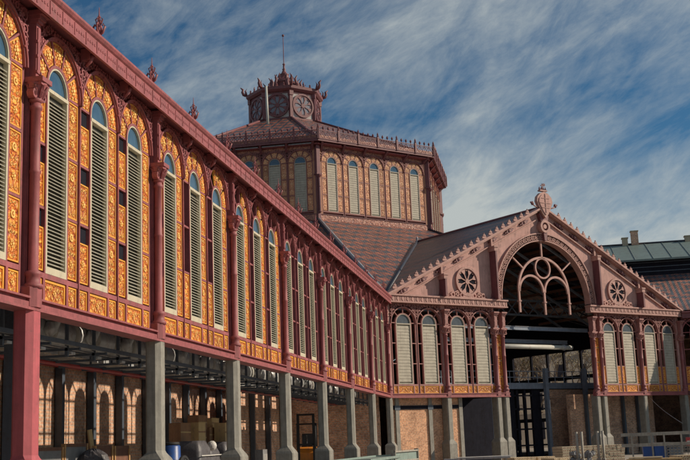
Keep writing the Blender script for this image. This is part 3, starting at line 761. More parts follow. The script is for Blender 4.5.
# ---- roofs -------------------------------------------------------------
ctr = Vector(G(HALF, APO, 0))
TA = 14.6                         # apothem of the tower
EZ, TZ = 10.86, 20.4
Tt = math.tan(PI / 8)
def FF(k): return T(ctr.x, ctr.y, 0) @ RZ(45 + 45 * k)         # face frame about the centre; k=0 is the gable front
def pl(x, a, z): return (x, -a, z)
sk = (TZ - EZ) / (APO - TA); NZ = 17.8; NA = APO - (NZ - EZ) / sk
for k in range(8):
    m = MB(); e, t = APO * Tt, TA * Tt
    v = [pl(-e, APO, EZ), pl(-t, TA, TZ), pl(t, TA, TZ), pl(e, APO, EZ), pl(0, NA, NZ)]
    m.add(v, [(0, 4, 1), (1, 4, 2), (2, 4, 3)], M['tile'])
    m.build('skirt_roof', hall, FF(k))
    m = MB()
    m.tube([(-e - .05, -APO, EZ + .05), (-t, -TA, TZ + .05)], .11, M['flash'], 6)
    m.tube([(-e - .28, -APO + .12, EZ - .02), (-t - .12, -TA + .05, TZ + .0)], .18, M['flashdk'], 6)
    m.build('hip_flashing', hall, FF(k))
# gable roofs (diagonal faces) and wing roofs
for k in range(8):
    e = HALF + .35; fr = -.35
    gt = (k % 2 == 0)
    length = 0 if gt else 62
    open_ridge = (k == 7)  # unseen slot along this ridge, added to let daylight into the wing
    for sg in (-1, 1):
        m = MB(); a0 = APO + length + (.35 if gt else 0); e = HALF + (.35 if gt else .02)
        ze = 10.8 + .13 - SLOPE * (e - HALF)
        eave = pl(sg * e, a0, ze); ridge = pl(0, a0, 10.8 + .13 + SLOPE * HALF)
        v = [eave, ridge, pl(0, NA - .3, 10.93 + SLOPE * HALF), pl(sg * e, APO - .2, ze)]
        f = (0, 1, 2, 3) if sg < 0 else (3, 2, 1, 0)
        if open_ridge:
            zr = 10.93 + SLOPE * (HALF - 4.5)
            v = [eave, pl(sg * 4.5, a0, zr), pl(sg * 4.5, NA - .3 + 6, zr), pl(sg * e, APO - .2, ze)]
        m.add(v, [f], M['tileshade'] if gt else M['tile3']); m.build('gable_roof' if gt else 'wing_roof', hall, FF(k))
    m = MB(); m.tube([pl(0, APO + length + .2, 10.95 + SLOPE * HALF), pl(0, NA, 10.95 + SLOPE * HALF)], .1, M['flash'] if not gt else M['plum'], 6)
    if gt:
        for sg in (-1, 1): m.tube([pl(sg * HALF * .985, APO - .3, EZ + .15), pl(0, NA + .1, NZ + .12)], .16, M['flashdk'], 6)
        m.lathe([(.1, 0), (.16, .1), (.08, .2), (.12, .3), (.02, .5)], M['flash'], 0, -NA - .1, 8, NZ + .1)
    m.build('ridge_cap', hall, FF(k))
# ventilating monitor of the right wing: dark louvred side and green zinc roof
m = MB(); F2 = FR
y0 = 8.2
m.box(-10, 60, y0, y0 + .2, 14.2, 16.45, M['dark']); m.box(-10, 60, 2 * HALF - y0 - .2, 2 * HALF - y0, 14.2, 16.45, M['dark'])
for z in (14.9, 15.3, 15.7, 16.1): m.box(-10, 60, y0 - .06, y0, z, z + .07, M['pierdk'])
m.build('monitor_side', hall, F2)
m = MB()
for sg in (0, 1):
    ya = y0 - .7 if sg == 0 else 2 * HALF - y0 + .7
    v = [(-10, ya, 16.3), (60, ya, 16.3), (60, HALF, 18.85), (-10, HALF, 18.85)]
    m.add(v, [(0, 1, 2, 3) if sg == 0 else (3, 2, 1, 0)], M['zinc'])
x = -10
while x < 60:
    v0, v1 = Vector((x, y0 - .7, 16.33)), Vector((x, HALF, 18.88)); m.tube([v0, v1], .03, M['zinc'], 4); x += 1.55
m.box(-10, 60, y0 - .75, y0 - .62, 16.2, 16.36, M['zinc']); m.tube([(-10, HALF, 18.9), (60, HALF, 18.9)], .1, M['flashdk'], 6)
m.build('monitor_roof', hall, F2)
for x, w, h, mt in ((-2.45, .25, .55, 'stone'), (-1.55, .32, 1.15, 'brick'), (3.25, .3, .35, 'stone')):
    m = MB(); m.box(x - w, x + w, HALF - .3, HALF + .3, 18.6, 18.9 + h, M[mt]); m.box(x - w - .06, x + w + .06, HALF - .36, HALF + .36, 18.9 + h, 18.98 + h, M['stone'])
    m.build('chimney', hall, F2)

# ---- the other walls ---------------------------------------------------
# right wing front (in the shade, mostly out of frame)
for k in range(3):
    if k: column(FR @ T(k * BAY, 0, 0), pierG, shL, cpL, bkL)
    for j in range(3): place_window(win(**dict(BASE, orange=('part', 'part'), arch=0)), FR @ T((k + .5) * BAY + (j - 1) * 2.272, .15, 0))
column(FR @ T(3 * BAY, 0, 0), pierG, shL, cpL, bkL)
arcade_trim(.2, 3 * BAY, FR, M['plum'], [2.4 + 3.5 * i for i in range(6)])
m = MB()
m.box(3 * BAY + .25, 62, .1, .4, 0, 10.9, M['brick']); m.box(.3, 3 * BAY, 3.2, 3.5, 0, 4.6, M['brick'])
m.box(-0.0, 62, 2 * HALF - .4, 2 * HALF, 0, 10.9, M['brick'])
m.build('wing_wall', hall, FR)
m = MB()                                             # far side and end of the left wing
m.box(-62, -.0, 2 * HALF - .4, 2 * HALF, 0, 10.9, M['brick'])
m.box(-62, -NB * BAY - .3, .1, .4, 0, 10.9, M['brick'])
m.build('wing_wall', hall, FL)
for k, ff in ((1, FF(1)), (-1, FF(-1))):             # end gables of the two wings
    m = MB(); m.prism([(-HALF, 0), (HALF, 0), (HALF, 10.8), (0, 10.8 + SLOPE * HALF), (-HALF, 10.8)], -APO - 62.0, -APO - 61.7, M['brick']); m.build('wing_end_wall', hall, ff)
for k in (2, 4, 6):                                    # the other diagonal fronts: plain walls with an open arch
    m = MB(); r = RIN
    if k == 2:
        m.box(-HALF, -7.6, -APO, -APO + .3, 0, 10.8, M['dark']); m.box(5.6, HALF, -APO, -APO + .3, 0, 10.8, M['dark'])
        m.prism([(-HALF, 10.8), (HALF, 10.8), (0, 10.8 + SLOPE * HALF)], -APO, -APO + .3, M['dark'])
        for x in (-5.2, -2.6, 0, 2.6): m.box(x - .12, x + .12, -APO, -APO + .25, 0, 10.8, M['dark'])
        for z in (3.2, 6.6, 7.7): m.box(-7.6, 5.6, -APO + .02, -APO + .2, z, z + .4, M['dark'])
        m.build('rear_gable_wall', hall, FF(k)); continue
    for sg in (-1, 1):
        x0, x1 = sorted((sg * HALF, sg * r))
        m.prism([(x0, 0), (x1, 0), (x1, 10.8 + SLOPE * (HALF - abs(x1))), (x0, 10.8 + SLOPE * (HALF - abs(x0)))], -APO, -APO + .3, M['brick'])
    for i in range(16):
        a0, a1 = PI * i / 16, PI * (i + 1) / 16
        x0, z0_, x1, z1_ = r * math.cos(a1), CZ + r * math.sin(a1), r * math.cos(a0), CZ + r * math.sin(a0)
        m.prism([(x0, z0_), (x1, z1_), (x1, 10.8 + SLOPE * (HALF - abs(x1))), (x0, 10.8 + SLOPE * (HALF - abs(x0)))], -APO, -APO + .3, M['brick'])
    m.build('rear_gable_wall', hall, FF(k))
for k in (3, 5):
    m = MB(); m.prism([(-HALF, 0), (HALF, 0), (HALF, 10.8), (0, 10.8 + SLOPE * HALF), (-HALF, 10.8)], -APO - 62, -APO - 61.7, M['brick'])
    m.box(-HALF, -HALF + .3, -APO - 61.7, -APO, 0, 10.8, M['brick']); m.box(HALF - .3, HALF, -APO - 61.7, -APO, 0, 10.8, M['brick'])
    m.build('rear_wing_wall', hall, FF(k))

# ---- inside the left wing ------------------------------------------------
m = MB(); m.box(-62, 30, 9.9, 10.2, 0, 6.2, M['brick']); m.build('inner_brick_wall', hall, FL)
for y in (39.4, 35.5, 31.41, 27.06, 23.9, 20.7, 17.3, 14.2, 11.17, 8.11, 5.0):
    m = MB(); m.box(-y - .13, -y + .13, 9.55, 9.85, 0, 6.2, M['pierdk']); m.build('inner_wall_post', hall, FL)
m = MB(); m.box(-11.5, .2, 6.6, 6.9, 0, 5.0, M['brick']); m.box(-.1, .2, .8, 6.6, 0, 5.0, M['brick']); m.build('partition_brick_wall', hall, FL)
for x in (-9.6, -6.1, -2.6):
    m = MB(); m.box(x - .11, x + .11, 6.3, 6.55, 0, 5.6, M['pierdk']); m.build('partition_post', hall, FL)
m = MB(); m.box(-47.6, -47.35, 1.2, 1.45, 0, 9.4, M['pierdk']); m.build('steel_post', hall, FL)
# services hung under the gallery level: ducts, hangers, trays, pipe
m = MB(); r = .36
m.tube([(-62, 2.2, 4.55), (-2, 2.2, 4.55)], r, M['steel'], 16)
u = -61
while u < -2:
    m.lathe([(r, -.05), (r + .07, -.05), (r + .07, .05), (r, .05)], M['white'], n=16)
    nv = 4 * 16
    for i in range(len(m.v) - nv, len(m.v)):
        x, y, z = m.v[i]; m.v[i] = (u + z, 2.2 + y, 4.55 + x)
    u += 1.28
m.build('round_duct', hall, FL)
m = MB()
m.box(-62, -2, 4.2, 5.0, 4.4, 4.75, M['steel'])
u = -61.5
while u < -2: m.box(u, u + .06, 4.17, 5.03, 4.36, 4.79, M['white']); u += 1.6
m.build('flat_duct', hall, FL)
m = MB(); u = -62
while u < -1:
    m.box(u, u + .07, 1.3, 1.37, 3.85, 9.0, M['pierdk']); m.box(u, u + .05, 3.4, 3.45, 4.1, 9.0, M['pierdk'])
    m.box(u, u + .07, 1.0, 3.7, 3.98, 4.04, M['pierdk']); m.box(u + .1, u + .32, 1.25, 1.42, 3.9, 3.96, M['steel']); u += 1.56
for y, z in ((1.0, 4.06), (1.7, 4.06), (3.4, 4.06)): m.box(-62, -1, y, y + .09, z, z + .09, M['pierdk'])
for y in (1.08, 1.32, 1.56): m.box(-62, -1, y, y + .03, 4.06, 4.09, M['steel'])
m.build('cable_tray', hall, FL)
u = -61.5                                              # bent branch ducts dropping from the main duct
while u < -3:
    m = MB(); m.tube([(u + .3 * math.sin(a), 2.2 - .5 * math.sin(a), 4.55 + .12 + .36 * math.cos(a)) for a in [PI * q_ / 8 for q_ in range(7)]], .17, M['steel'], 10)
    m.build('branch_duct', hall, FL); u += 2.35
u = -61.8                                              # suspended ceiling panels, some missing
rr = random.Random(3)
while u < -2:
    if rr.random() < .8:
        m = MB(); m.box(u, u + 1.9, 2.9, 3.7, 4.16, 4.19, M['ceil'])
        for q_ in range(7): m.box(u + .12 + q_ * .26, u + .16 + q_ * .26, 2.88, 3.72, 4.13, 4.16, M['steel'])
        m.build('ceiling_panel', hall, FL)
    u += 2.2
m = MB(); m.tube([(-62, 9.6, 5.15), (22, 9.6, 5.15)], .09, M['red'], 8); m.build('sprinkler_pipe', hall, FL)
m = MB(); m.tube([(-62, 3.1, 3.98), (-2, 3.1, 3.98)], .05, M['red'], 8); m.build('sprinkler_pipe', hall, FL)
# nave trusses of the wing
for k in range(NB + 1):
    m = MB()
    y = -k * BAY
    for (a, b_) in (((1.0, 10.3), (HALF, 17.0)), ((1.0, 10.3), (HALF, 12.6)), ((HALF, 12.6), (HALF, 17.2))):
        m.tube([(y, a[0], a[1]), (y, b_[0], b_[1])], .1, M['pierdk'], 5)
        m.tube([(y, 2 * HALF - a[0], a[1]), (y, 2 * HALF - b_[0], b_[1])], .1, M['pierdk'], 5)
    m.build('roof_truss', hall, FL)

# ---- inside the portal ---------------------------------------------------
def beam_s(mb, s0, s1, t, z, h, w, mt): mb.box(s0, s1, t, t + w, z, z + h, mt)
for t_0, z_0 in ((2.4, 9.25), (4.6, 8.55)):
    m = MB(); m.box(8.5, 21, t_0 + .05, t_0 + .15, z_0 + .03, z_0 + .25, M['steelblue']); m.box(8.5, 21, t_0, t_0 + .2, z_0, z_0 + .03, M['steelblue']); m.box(8.5, 21, t_0, t_0 + .2, z_0 + .25, z_0 + .28, M['flash']); m.build('portal_beam', hall, FG)
m = MB()                                             # lattice girder
for z in (11.3, 12.5): m.box(1, 28, 9.0, 9.2, z, z + .14, M['steelblue'])
u = 1
while u < 28:
    m.tube([(u, 9.1, 11.35), (u + 1.2, 9.1, 12.55)], .05, M['steelblue'], 5); m.tube([(u + 1.2, 9.1, 11.35), (u, 9.1, 12.55)], .05, M['steelblue'], 5); u += 1.2
m.build('lattice_girder', hall, FG)
m = MB()
for t in (2.5, 5.5, 8.5, 11.5):
    for sg in (-1, 1): m.tube([(HALF + sg * 13.5, t, 10.6), (HALF, t, 17.0)], .11, M['steelblue'], 5)
for d in range(1, 14):
    for sg in (-1, 1): m.box(HALF + sg * d - .08, HALF + sg * d + .08, .3, 14, 10.55 + SLOPE * (HALF - d), 10.75 + SLOPE * (HALF - d), M['wooddk'])
m.build('roof_rafters', hall, FG)
m = MB()
m.tube([(8.8, 1.6, 7.95), (18.2, 1.6, 7.95)], .17, M['white'], 10)
for s in (11.2, 17.4): m.tube([(s - .06, 1.6, 7.95), (s + .06, 1.6, 7.95)], .22, M['flash'], 10)
m.build('white_duct', hall, FG)
# gallery with railing and steel posts
m = MB()
m.box(7.5, 27, 5.2, 8.2, 5.15, 5.5, M['dark']); m.box(7.5, 27, 5.1, 5.2, 5.15, 5.6, M['steelblue'])
for z in (6.0, 6.45): m.box(7.5, 27, 5.14, 5.18, z, z + .05, M['steelblue'])
u = 7.5
while u < 27: m.box(u, u + .05, 5.14, 5.18, 5.5, 6.45, M['steelblue']); u += .95
m.build('gallery', hall, FG)
for s in (12.9, 18.64, 22.88):
    m = MB(); m.box(s - .16, s + .16, 4.8, 5.08, 0, 6.7 if s > 15 else 9.2, M['steelblue']); m.build('gallery_post', hall, FG)
m = MB(); m.box(19.0, 28, 5.3, 5.6, 0, 5.1, M['brick']); m.build('gallery_brick_wall', hall, FG)
m = MB()
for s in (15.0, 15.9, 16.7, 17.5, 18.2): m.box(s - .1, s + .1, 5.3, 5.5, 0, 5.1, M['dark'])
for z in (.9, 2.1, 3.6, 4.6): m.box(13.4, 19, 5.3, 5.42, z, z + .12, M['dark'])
m.box(11.1, 15.6, 5.32, 5.4, 0, 5.1, M['dark']); m.box(17.6, 18.3, 5.32, 5.4, 0, 5.1, M['dark']); m.build('portal_screen', hall, FG)  # solid dark sheets added to deepen the gloom inside the portal

# ---- the octagonal tower -------------------------------------------------
t = TA * Tt
PL = M['plum']
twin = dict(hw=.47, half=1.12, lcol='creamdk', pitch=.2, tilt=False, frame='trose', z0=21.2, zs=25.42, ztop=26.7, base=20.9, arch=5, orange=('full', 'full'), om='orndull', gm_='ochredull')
for k in range(8):
    ff = FF(k) @ T(0, -TA, 0)
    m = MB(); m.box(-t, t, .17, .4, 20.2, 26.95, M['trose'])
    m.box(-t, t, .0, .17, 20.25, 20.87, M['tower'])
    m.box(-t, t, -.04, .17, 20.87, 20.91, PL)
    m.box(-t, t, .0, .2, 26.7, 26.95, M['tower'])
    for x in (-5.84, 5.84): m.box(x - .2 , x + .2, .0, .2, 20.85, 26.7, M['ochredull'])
    m.build('tower_wall', hall, ff)
    for j in range(5):
        if k in (0, 1, 2, 6, 7): place_window(win(**twin), ff @ T((j - 2) * 2.27, 0, 0), name='tower_window')
    m = MB()                                          # corner column
    m.box(-t - .14, -t + .14, -.13, .3, 20.3, 26.6, PL); m.lathe([(.16, 0), (.16, .08), (.1, .12), (.1, 2.2), (.13, 2.25), (.1, 2.3), (.1, 3.0), (.22, 3.2), (.24, 3.3)], PL, -t, -.2, 8, 21.0)
    m.box(-t - .26, -t + .26, -.28, .2, 24.3, 24.42, PL); m.box(-t - .18, -t + .18, -.2, .2, 24.42, 26.9, PL)
    m.build('tower_pilaster', hall, ff)
    # cornice: shelf, brackets, eave board
    m = MB(); ov = .75; a = (TA + ov) * Tt; b1 = (TA + .3) * Tt; bb = (TA + .8) * Tt
    m.add([(-b1, -.35, 26.95), (b1, -.35, 26.95), (t, .2, 26.95), (-t, .2, 26.95), (-b1, -.35, 27.08), (b1, -.35, 27.08), (t, .2, 27.08), (-t, .2, 27.08)], [(0, 3, 2, 1), (4, 5, 6, 7), (0, 1, 5, 4)], M['pink'])
    v = [(-t, .2, 27.2), (t, .2, 27.2), (a, -ov, 27.14), (-a, -ov, 27.14), (-a, -ov, 27.3), (a, -ov, 27.3), (t, .2, 27.5), (-t, .2, 27.5)]
    m.add(v, [(0, 1, 2, 3), (3, 2, 5, 4), (4, 5, 6, 7)], PL)
    m.build('tower_cornice', hall, ff)
    for j in range(6):
        m = MB()
        x = -a + .5 + (2 * a - 1) * j / 5 ; xi = x * t / a
        m.add([(xi - .1, .0, 26.5), (xi + .1, .0, 26.5), (x + .1, -ov + .1, 27.12), (x - .1, -ov + .1, 27.12), (xi - .1, 0, 27.2), (xi + .1, 0, 27.2), (x + .1, -ov + .1, 27.2), (x - .1, -ov + .1, 27.2)],
              [(0, 3, 2, 1), (0, 4, 7, 3), (1, 2, 6, 5), (2, 3, 7, 6)], PL)
        m.build('tower_bracket', hall, ff)
    for j in range(5):
        m = MB()
        x0 = -b1 + .25 + (2 * b1 - .5) * j / 5 + .12; x1 = x0 + (2 * b1 - .5) / 5 - .34
        m.box(x0, x1, -.5, -.3, 27.0, 27.08, M['flash'] if k in (7, 6) else M['pink'])  # pale grey on shaded faces: light on the ledge put into colour
        m.build('tower_soffit_strip', hall, ff)
    # cresting: pierced panels and spikes
    m = MB(); yy = -ov; zb = 27.3
    n = 24
    for i in range(n + 1):
        x = -a + 2 * a * i / n
        big = i % 4 == 0
        if big:
            m.box(x - .09, x + .09, yy - .09, yy + .09, zb, zb + .95, PL); m.lathe([(.05, 0), (.12, .08), (.05, .16), (.09, .22), (.01, .42)], PL, x, yy, 6, zb + .95)
        else:
            m.lathe([(.035, 0), (.035, .1), (.1, .2), (.09, .27), (.02, .4)], PL, x, yy, 6, zb + .78); m.box(x - .025, x + .025, yy - .025, yy + .025, zb, zb + .8, PL)
        if i < n:
            xc = x + a / n; s_ = a / n
            for cz in (zb + .2, zb + .55):
                m.ring(.10, .145, 0, 2 * PI, yy - .03, yy + .03, PL, xc, cz, 8)
            for (p, q_) in (((x, zb), (xc + s_, zb + .75)), ((xc + s_, zb), (x, zb + .75))):
                m.tube([(p[0], yy, p[1]), (q_[0], yy, q_[1])], .028, PL, 4)
    m.box(-a, a, yy - .04, yy + .04, zb, zb + .07, PL); m.box(-a, a, yy - .04, yy + .04, zb + .74, zb + .8, PL)
    m.box(-a, a, yy - .015, yy + .015, zb + .07, zb + .36, M['tower'])
    m.build('tower_cresting', hall, ff)
    # tower roof
    m = MB(); la = 3.2; lt = la * Tt
    m.add([(-a, TA - TA - ov, 27.3), (a, -ov, 27.3), (lt, TA - la, 33.2), (-lt, TA - la, 33.2)], [(0, 1, 2, 3)], M['tile'])
    m.tube([(-a, -ov, 27.36), (-lt, TA - la, 33.25)], .13, PL, 6)
    m.build('tower_roof', hall, ff)
# lantern
LC = T(ctr.x, ctr.y, 0)
la = 3.25; lt = la * Tt; LZ = 32.8
wm = rose_mesh(1.22, PL, M['dglass'])
for k in range(8):
    ff = FF(k) @ T(0, -la, 0)
    m = MB(); m.box(-lt, lt, .0, .2, LZ, 36.0, M['mauve']); m.build('lantern_wall', hall, ff)
    put('lantern_wheel', wm, hall, ff @ T(0, -.06, 34.55))
    m = MB(); m.box(-lt - .17, -lt + .17, -.14, .2, LZ, 36.0, PL); m.box(-lt, lt, -.08, .0, LZ, 33.3, PL); m.box(-lt, lt, -.05, .0, 35.75, 36.0, PL)
    m.box(-lt - .22, -lt + .22, -.2, .2, 35.5, 36.0, PL); m.build('lantern_pilaster', hall, ff)
    m = MB(); a = (la + .4) * Tt; b1 = (la + .2) * Tt
    v = [(-b1, -.2, 35.95), (b1, -.2, 35.95), (a, -.4, 36.15), (-a, -.4, 36.15), (-a, -.42, 36.42), (a, -.42, 36.42), (lt * .5, 1.6, 36.9), (-lt * .5, 1.6, 36.9), (-lt, .2, 35.9), (lt, .2, 35.9)]
    m.add(v, [(8, 9, 1, 0), (0, 1, 2, 3), (3, 2, 5, 4), (4, 5, 6, 7)], PL); m.build('lantern_cornice', hall, ff)
    m = MB(); m.box(-a, a, -.36, -.2, 36.4, 36.46, PL)
    for x in (-.75, 0, .75): m.lathe([(.1, 0), (.13, .12), (.05, .2), (.1, .28), (.02, .42 + (.15 if x == 0 else 0))], PL, x, -.3, 6, 36.4)
    # horned corner
    cx, cy = -a, -.4; n_ = Vector((-math.sin(PI / 8), -math.cos(PI / 8), 0))
    P0 = Vector((cx, cy, 36.45))
    m.tube([P0, P0 + n_ * .25 + Vector((0, 0, .1)), P0 + n_ * .36 + Vector((0, 0, .35)), P0 + n_ * .3 + Vector((0, 0, .62)), P0 + n_ * .55 + Vector((0, 0, .82))], [.15, .16, .14, .12, .04], PL, 6)
    m.tube([P0 - n_ * .05, P0 + n_ * .05 + Vector((0, 0, .5)), P0 - n_ * .1 + Vector((0, 0, .75))], [.12, .08, .03], PL, 6)
    m.build('lantern_acroteria', hall, ff)
m = MB()
m.lathe([(2.4, 36.6), (1.9, 36.95), (1.3, 37.15), (1.2, 37.3), (1.1, 37.75), (1.25, 37.85), (.95, 38.05), (.6, 38.35), (.42, 38.75), (.52, 38.82), (.3, 38.95), (.14, 39.3), (.2, 39.4), (.1, 39.5), (.1, 39.9), (.16, 39.95), (.045, 40.05), (.03, 43.0)], PL, n=12)
m.blob((0, 0, 43.05), .14, PL, 8)
for k in range(8):
    a = 2 * PI * k / 8 + .39; dx, dy = math.cos(a), math.sin(a)
    m.tube([(dx * 1.9, dy * 1.9, 36.8), (dx * 2.1, dy * 2.1, 37.1), (dx * 1.95, dy * 1.95, 37.5), (dx * 2.2, dy * 2.2, 37.8)], [.16, .15, .11, .04], PL, 6)
    m.tube([(dx * 1.25, dy * 1.25, 37.2), (dx * 1.5, dy * 1.5, 37.6), (dx * 1.35, dy * 1.35, 38.1), (dx * 1.6, dy * 1.6, 38.4)], [.18, .16, .12, .04], PL, 6)
    m.tube([(dx * .75, dy * .75, 38.1), (dx * .9, dy * .9, 38.5), (dx * .75, dy * .75, 38.85)], [.12, .1, .03], PL, 5)
    m.blob((dx * 1.15, dy * 1.15, 37.55), (.14, .14, .2), PL, 6)
m.build('spire', hall, LC)
m = MB(); fp = Vector(G(HALF - 4.25, 31.0, 0))
m.tube([(fp.x, fp.y, 31.6), (fp.x - .07, fp.y, 35.85)], [.13, .11], M['white'], 8)
o = m.build('mast'); tag(o, 'plain white mast standing in front of the clock lantern on the tower roof', 'mast')
o['label'] = 'plain white mast standing in front of the lantern on the tower roof'

# ------------------------------------------------------------------ site clutter (world: G() and L() points)
def place(name, label, cat, loc, rz=0, group=None): return thing(name, label, cat, loc, math.radians(rz), group)

# framed site panels inside the arcade
def framed_screen(y, d, w, h, label, inner, rz=90):
    t_ = place('framed_screen', label, 'screen', L(y, 0, d), rz, 'framed panels stored inside the arcade')
    m = MB(); m.box(-w / 2 + .07, w / 2 - .07, .02, .06, .12, h - .03, inner); m.build('board', t_)
    m = MB(); m.box(-w / 2, -w / 2 + .09, -.02, .1, 0, h, M['wood']); m.box(w / 2 - .09, w / 2, -.02, .1, 0, h, M['wood']); m.box(-w / 2 + .09, w / 2 - .09, -.01, .09, h - .1, h, M['wooddk']); m.box(-w / 2 + .09, w / 2 - .09, -.01, .09, .05, .15, M['wooddk'])
    m.build('frame', t_)
framed_screen(37.9, 5, 1.9, 1.84, 'grey framed panel just right of the nearest rose pink pier', M['board'])
framed_screen(36.0, 5, 1.75, 1.94, 'taller grey framed panel, second from the rose pink pier', M['board'])
framed_screen(33.8, 5, 1.5, 1.86, 'brown plywood framed panel below the leaning plank', M['wooddk'])
framed_screen(32.2, 5, 1.4, 1.84, 'brown plywood framed panel nearest the first grey pier', M['wooddk'])
m = MB(); m.box(-.15, .15, 0, .05, 0, 2.45, M['cardlt']); m.box(-.15, .15, .052, .08, .1, 2.3, M['wooddk'])
o = m.build('leaning_plank'); o.location = L(32.7, 0, 5.6); o.rotation_euler = (PA(-6), PA(-6), PA(90)); tag(o, 'pale plank leaning upright behind the framed panels', 'plank')
m = MB(); m.blob((0, 0, .8), (.7, .5, .95), M['wrap'], 28, .035); o = m.build('plastic_bundle'); o.location = L(35.6, 0, 4.6)
tag(o, 'crumpled grey plastic bundle between the grey and brown framed panels', 'bundle')

# wrapped pallets and cardboard boxes between the first and second grey piers
def wrapped(y, d, w, h, label):
    t_ = place('wrapped_pallet', label, 'pallet load', L(y, 0, d), 90, 'plastic wrapped pallets behind the second grey pier')
    m = MB()
    n = 9; pts = []
    for (zz, sc) in [(.15 + (h - .15) * q_ / 12, (1 + .03 * math.sin(q_ * 2.1)) * (1 - .3 * (q_ / 12) ** 6)) for q_ in range(13)]:
        pts.append(([(w / 2 * sc * math.copysign(abs(math.cos(2 * PI * k / 28)) ** .3, math.cos(2 * PI * k / 28)) * random.uniform(.985, 1.015), .6 * sc * math.copysign(abs(math.sin(2 * PI * k / 28)) ** .3, math.sin(2 * PI * k / 28)) * random.uniform(.985, 1.015)) for k in range(28)], zz))
    m.loft(pts, M['wrap']); lo_ = m.build('load', t_)
    for p_ in lo_.data.polygons: p_.use_smooth = True
    m = MB()
    for z in (0, .11): m.box(-w / 2, w / 2, -.55, .55, z, z + .03, M['wood'])
    for x in (-w / 2 + .08, 0, w / 2 - .08): m.box(x - .06, x + .06, -.55, .55, .03, .11, M['wood'])
    m.build('pallet', t_)
    m = MB()
    for zz in (.7, 1.35): m.box(-w / 2 - .06, w / 2 + .06, -.66, -.63, zz, zz + .035, M['whiteplastic']); m.box(w / 2 + .06, w / 2 + .08, -.66, .66, zz, zz + .035, M['whiteplastic'])
    m.build('strap', t_)
wrapped(26.3, 4.4, 1.6, 1.95, 'grey plastic wrapped pallet load beside the dark cable drum')
wrapped(24.0, 4.7, 1.6, 1.75, 'grey plastic wrapped pallet load with a white bag on top')
wrapped(22.0, 4.6, 1.6, 1.9, 'grey plastic wrapped pallet load behind the second grey pier')
def carton(y, d, z, w, h, mt, label, dp=.5):
    t_ = place('cardboard_box', label, 'box', L(y, z, d), 90, 'cardboard boxes piled on the wrapped pallets')
    m = MB(); m.box(-w / 2, w / 2, 0, dp, 0, h, M[mt]); m.box(-w / 2, w / 2, -.004, 0, h * .46, h * .54, M['card' if mt == 'cardlt' else 'cardlt']); m.build('carton', t_)
    m = MB(); m.box(-w / 2 - .01, w / 2 + .01, -.02, dp / 2 - .005, h, h + .012, M[mt]); m.box(-w / 2 - .01, w / 2 + .01, dp / 2 + .005, dp + .01, h, h + .012, M[mt]); m.build('flap', t_)
carton(25.6, 4.9, 1.96, 1.3, .72, 'card', 'wide brown cardboard box leftmost on the wrapped pallets')
carton(24.4, 4.6, 1.95, .95, .75, 'cardlt', 'pale sunlit-toned cardboard box in front of the brown stack')
carton(22.5, 5.2, 1.78, 1.2, .66, 'card', 'brown cardboard box under the tallest box')
carton(22.4, 5.2, 2.46, 1.2, .6, 'card', 'brown cardboard box topmost of the pile')
carton(21.2, 5.1, 1.92, 1.1, .62, 'card', 'brown cardboard box right of the white bag')
carton(20.2, 5.3, 2.56, 1.1, .42, 'cardlt', 'pale sunlit-toned cardboard box on top at the right of the pile')
carton(21.0, 4.5, 1.92, .8, .8, 'cardlt', 'pale sunlit-toned cardboard box nearest the second grey pier')
m = MB(); m.blob((0, 0, .14), (.2, .18, .2), M['whiteplastic'], 16, .04); o = m.build('plastic_bag'); o.location = L(25.0, 1.6, 4.0); tag(o, 'crumpled white plastic bag on the wrapped pallets', 'bag')
# cable drum
t_ = place('cable_drum', 'dark cable drum lying on its rim by the first grey pier', 'cable drum', L(33.8, 0, 2.2), 90)
for yy in (0, .62):
    m = MB(); m.ring(.64, .72, 0, 2 * PI, yy, yy + .07, M['rubber'], 0, .72, 28); m.ring(.1, .2, 0, 2 * PI, yy, yy + .07, M['rubber'], 0, .72, 14)
    m.ring(.2, .64, 0, 2 * PI, yy + .02, yy + .05, M['rubber'], 0, .72, 28)
    for k in range(8):
        a = 2 * PI * k / 8; m.tube([(.2 * math.cos(a), yy + .035, .72 + .2 * math.sin(a)), (.66 * math.cos(a), yy + .035, .72 + .66 * math.sin(a))], .04, M['rubber'], 5)
    m.build('flange', t_)
m = MB(); m.ring(.25, .5, 0, 2 * PI, .075, .615, M['rubber'], 0, .72, 24); m.build('cable_coil', t_)
# blue barrel
t_ = place('barrel', 'blue plastic barrel behind the dark cable drum', 'barrel', L(31.2, 0, 3.6)); m = MB()
m.lathe([(.3, 0), (.36, .05), (.36, .6), (.38, .65), (.36, .7), (.37, 1.2), (.39, 1.25), (.36, 1.3), (.35, 1.75), (.3, 1.8)], M['blue'], n=16); m.build('drum', t_)
m = MB(); m.lathe([(.32, 1.8), (.32, 1.88), (.27, 1.9)], M['rubber'], n=16); m.build('lid', t_)
# forklift
t_ = place('forklift', 'orange forklift truck with black mast inside the arcade', 'forklift', L(8.6, 0, 3.6), 100)
m = MB()
m.loft([([(-.95, -.55), (.95, -.55), (.95, .55), (-.95, .55)], .42), ([(-1.0, -.6), (1.0, -.6), (1.0, .6), (-1.0, .6)], .6), ([(-1.0, -.6), (1.0, -.6), (1.0, .6), (-1.0, .6)], 1.2), ([(-.9, -.55), (.92, -.55), (.92, .55), (-.9, .55)], 1.42), ([(-.75, -.5), (.8, -.5), (.8, .5), (-.75, .5)], 1.52)], M['orange'])
m.box(.25, .7, -.63, -.6, .85, 1.1, M['rubber']); m.build('body', t_)
for x in (-.75, .75):
    for y in (-.5, .5):
        m = MB(); m.ring(.13, .33, 0, 2 * PI, y - .14, y + .14, M['rubber'], x, .33, 18); w_ = m.build('wheel', t_)
        m = MB(); m.ring(.0, .13, 0, 2 * PI, y - .15, y + .15, M['orange'], x, .33, 12); m.build('rim', w_)
m = MB()
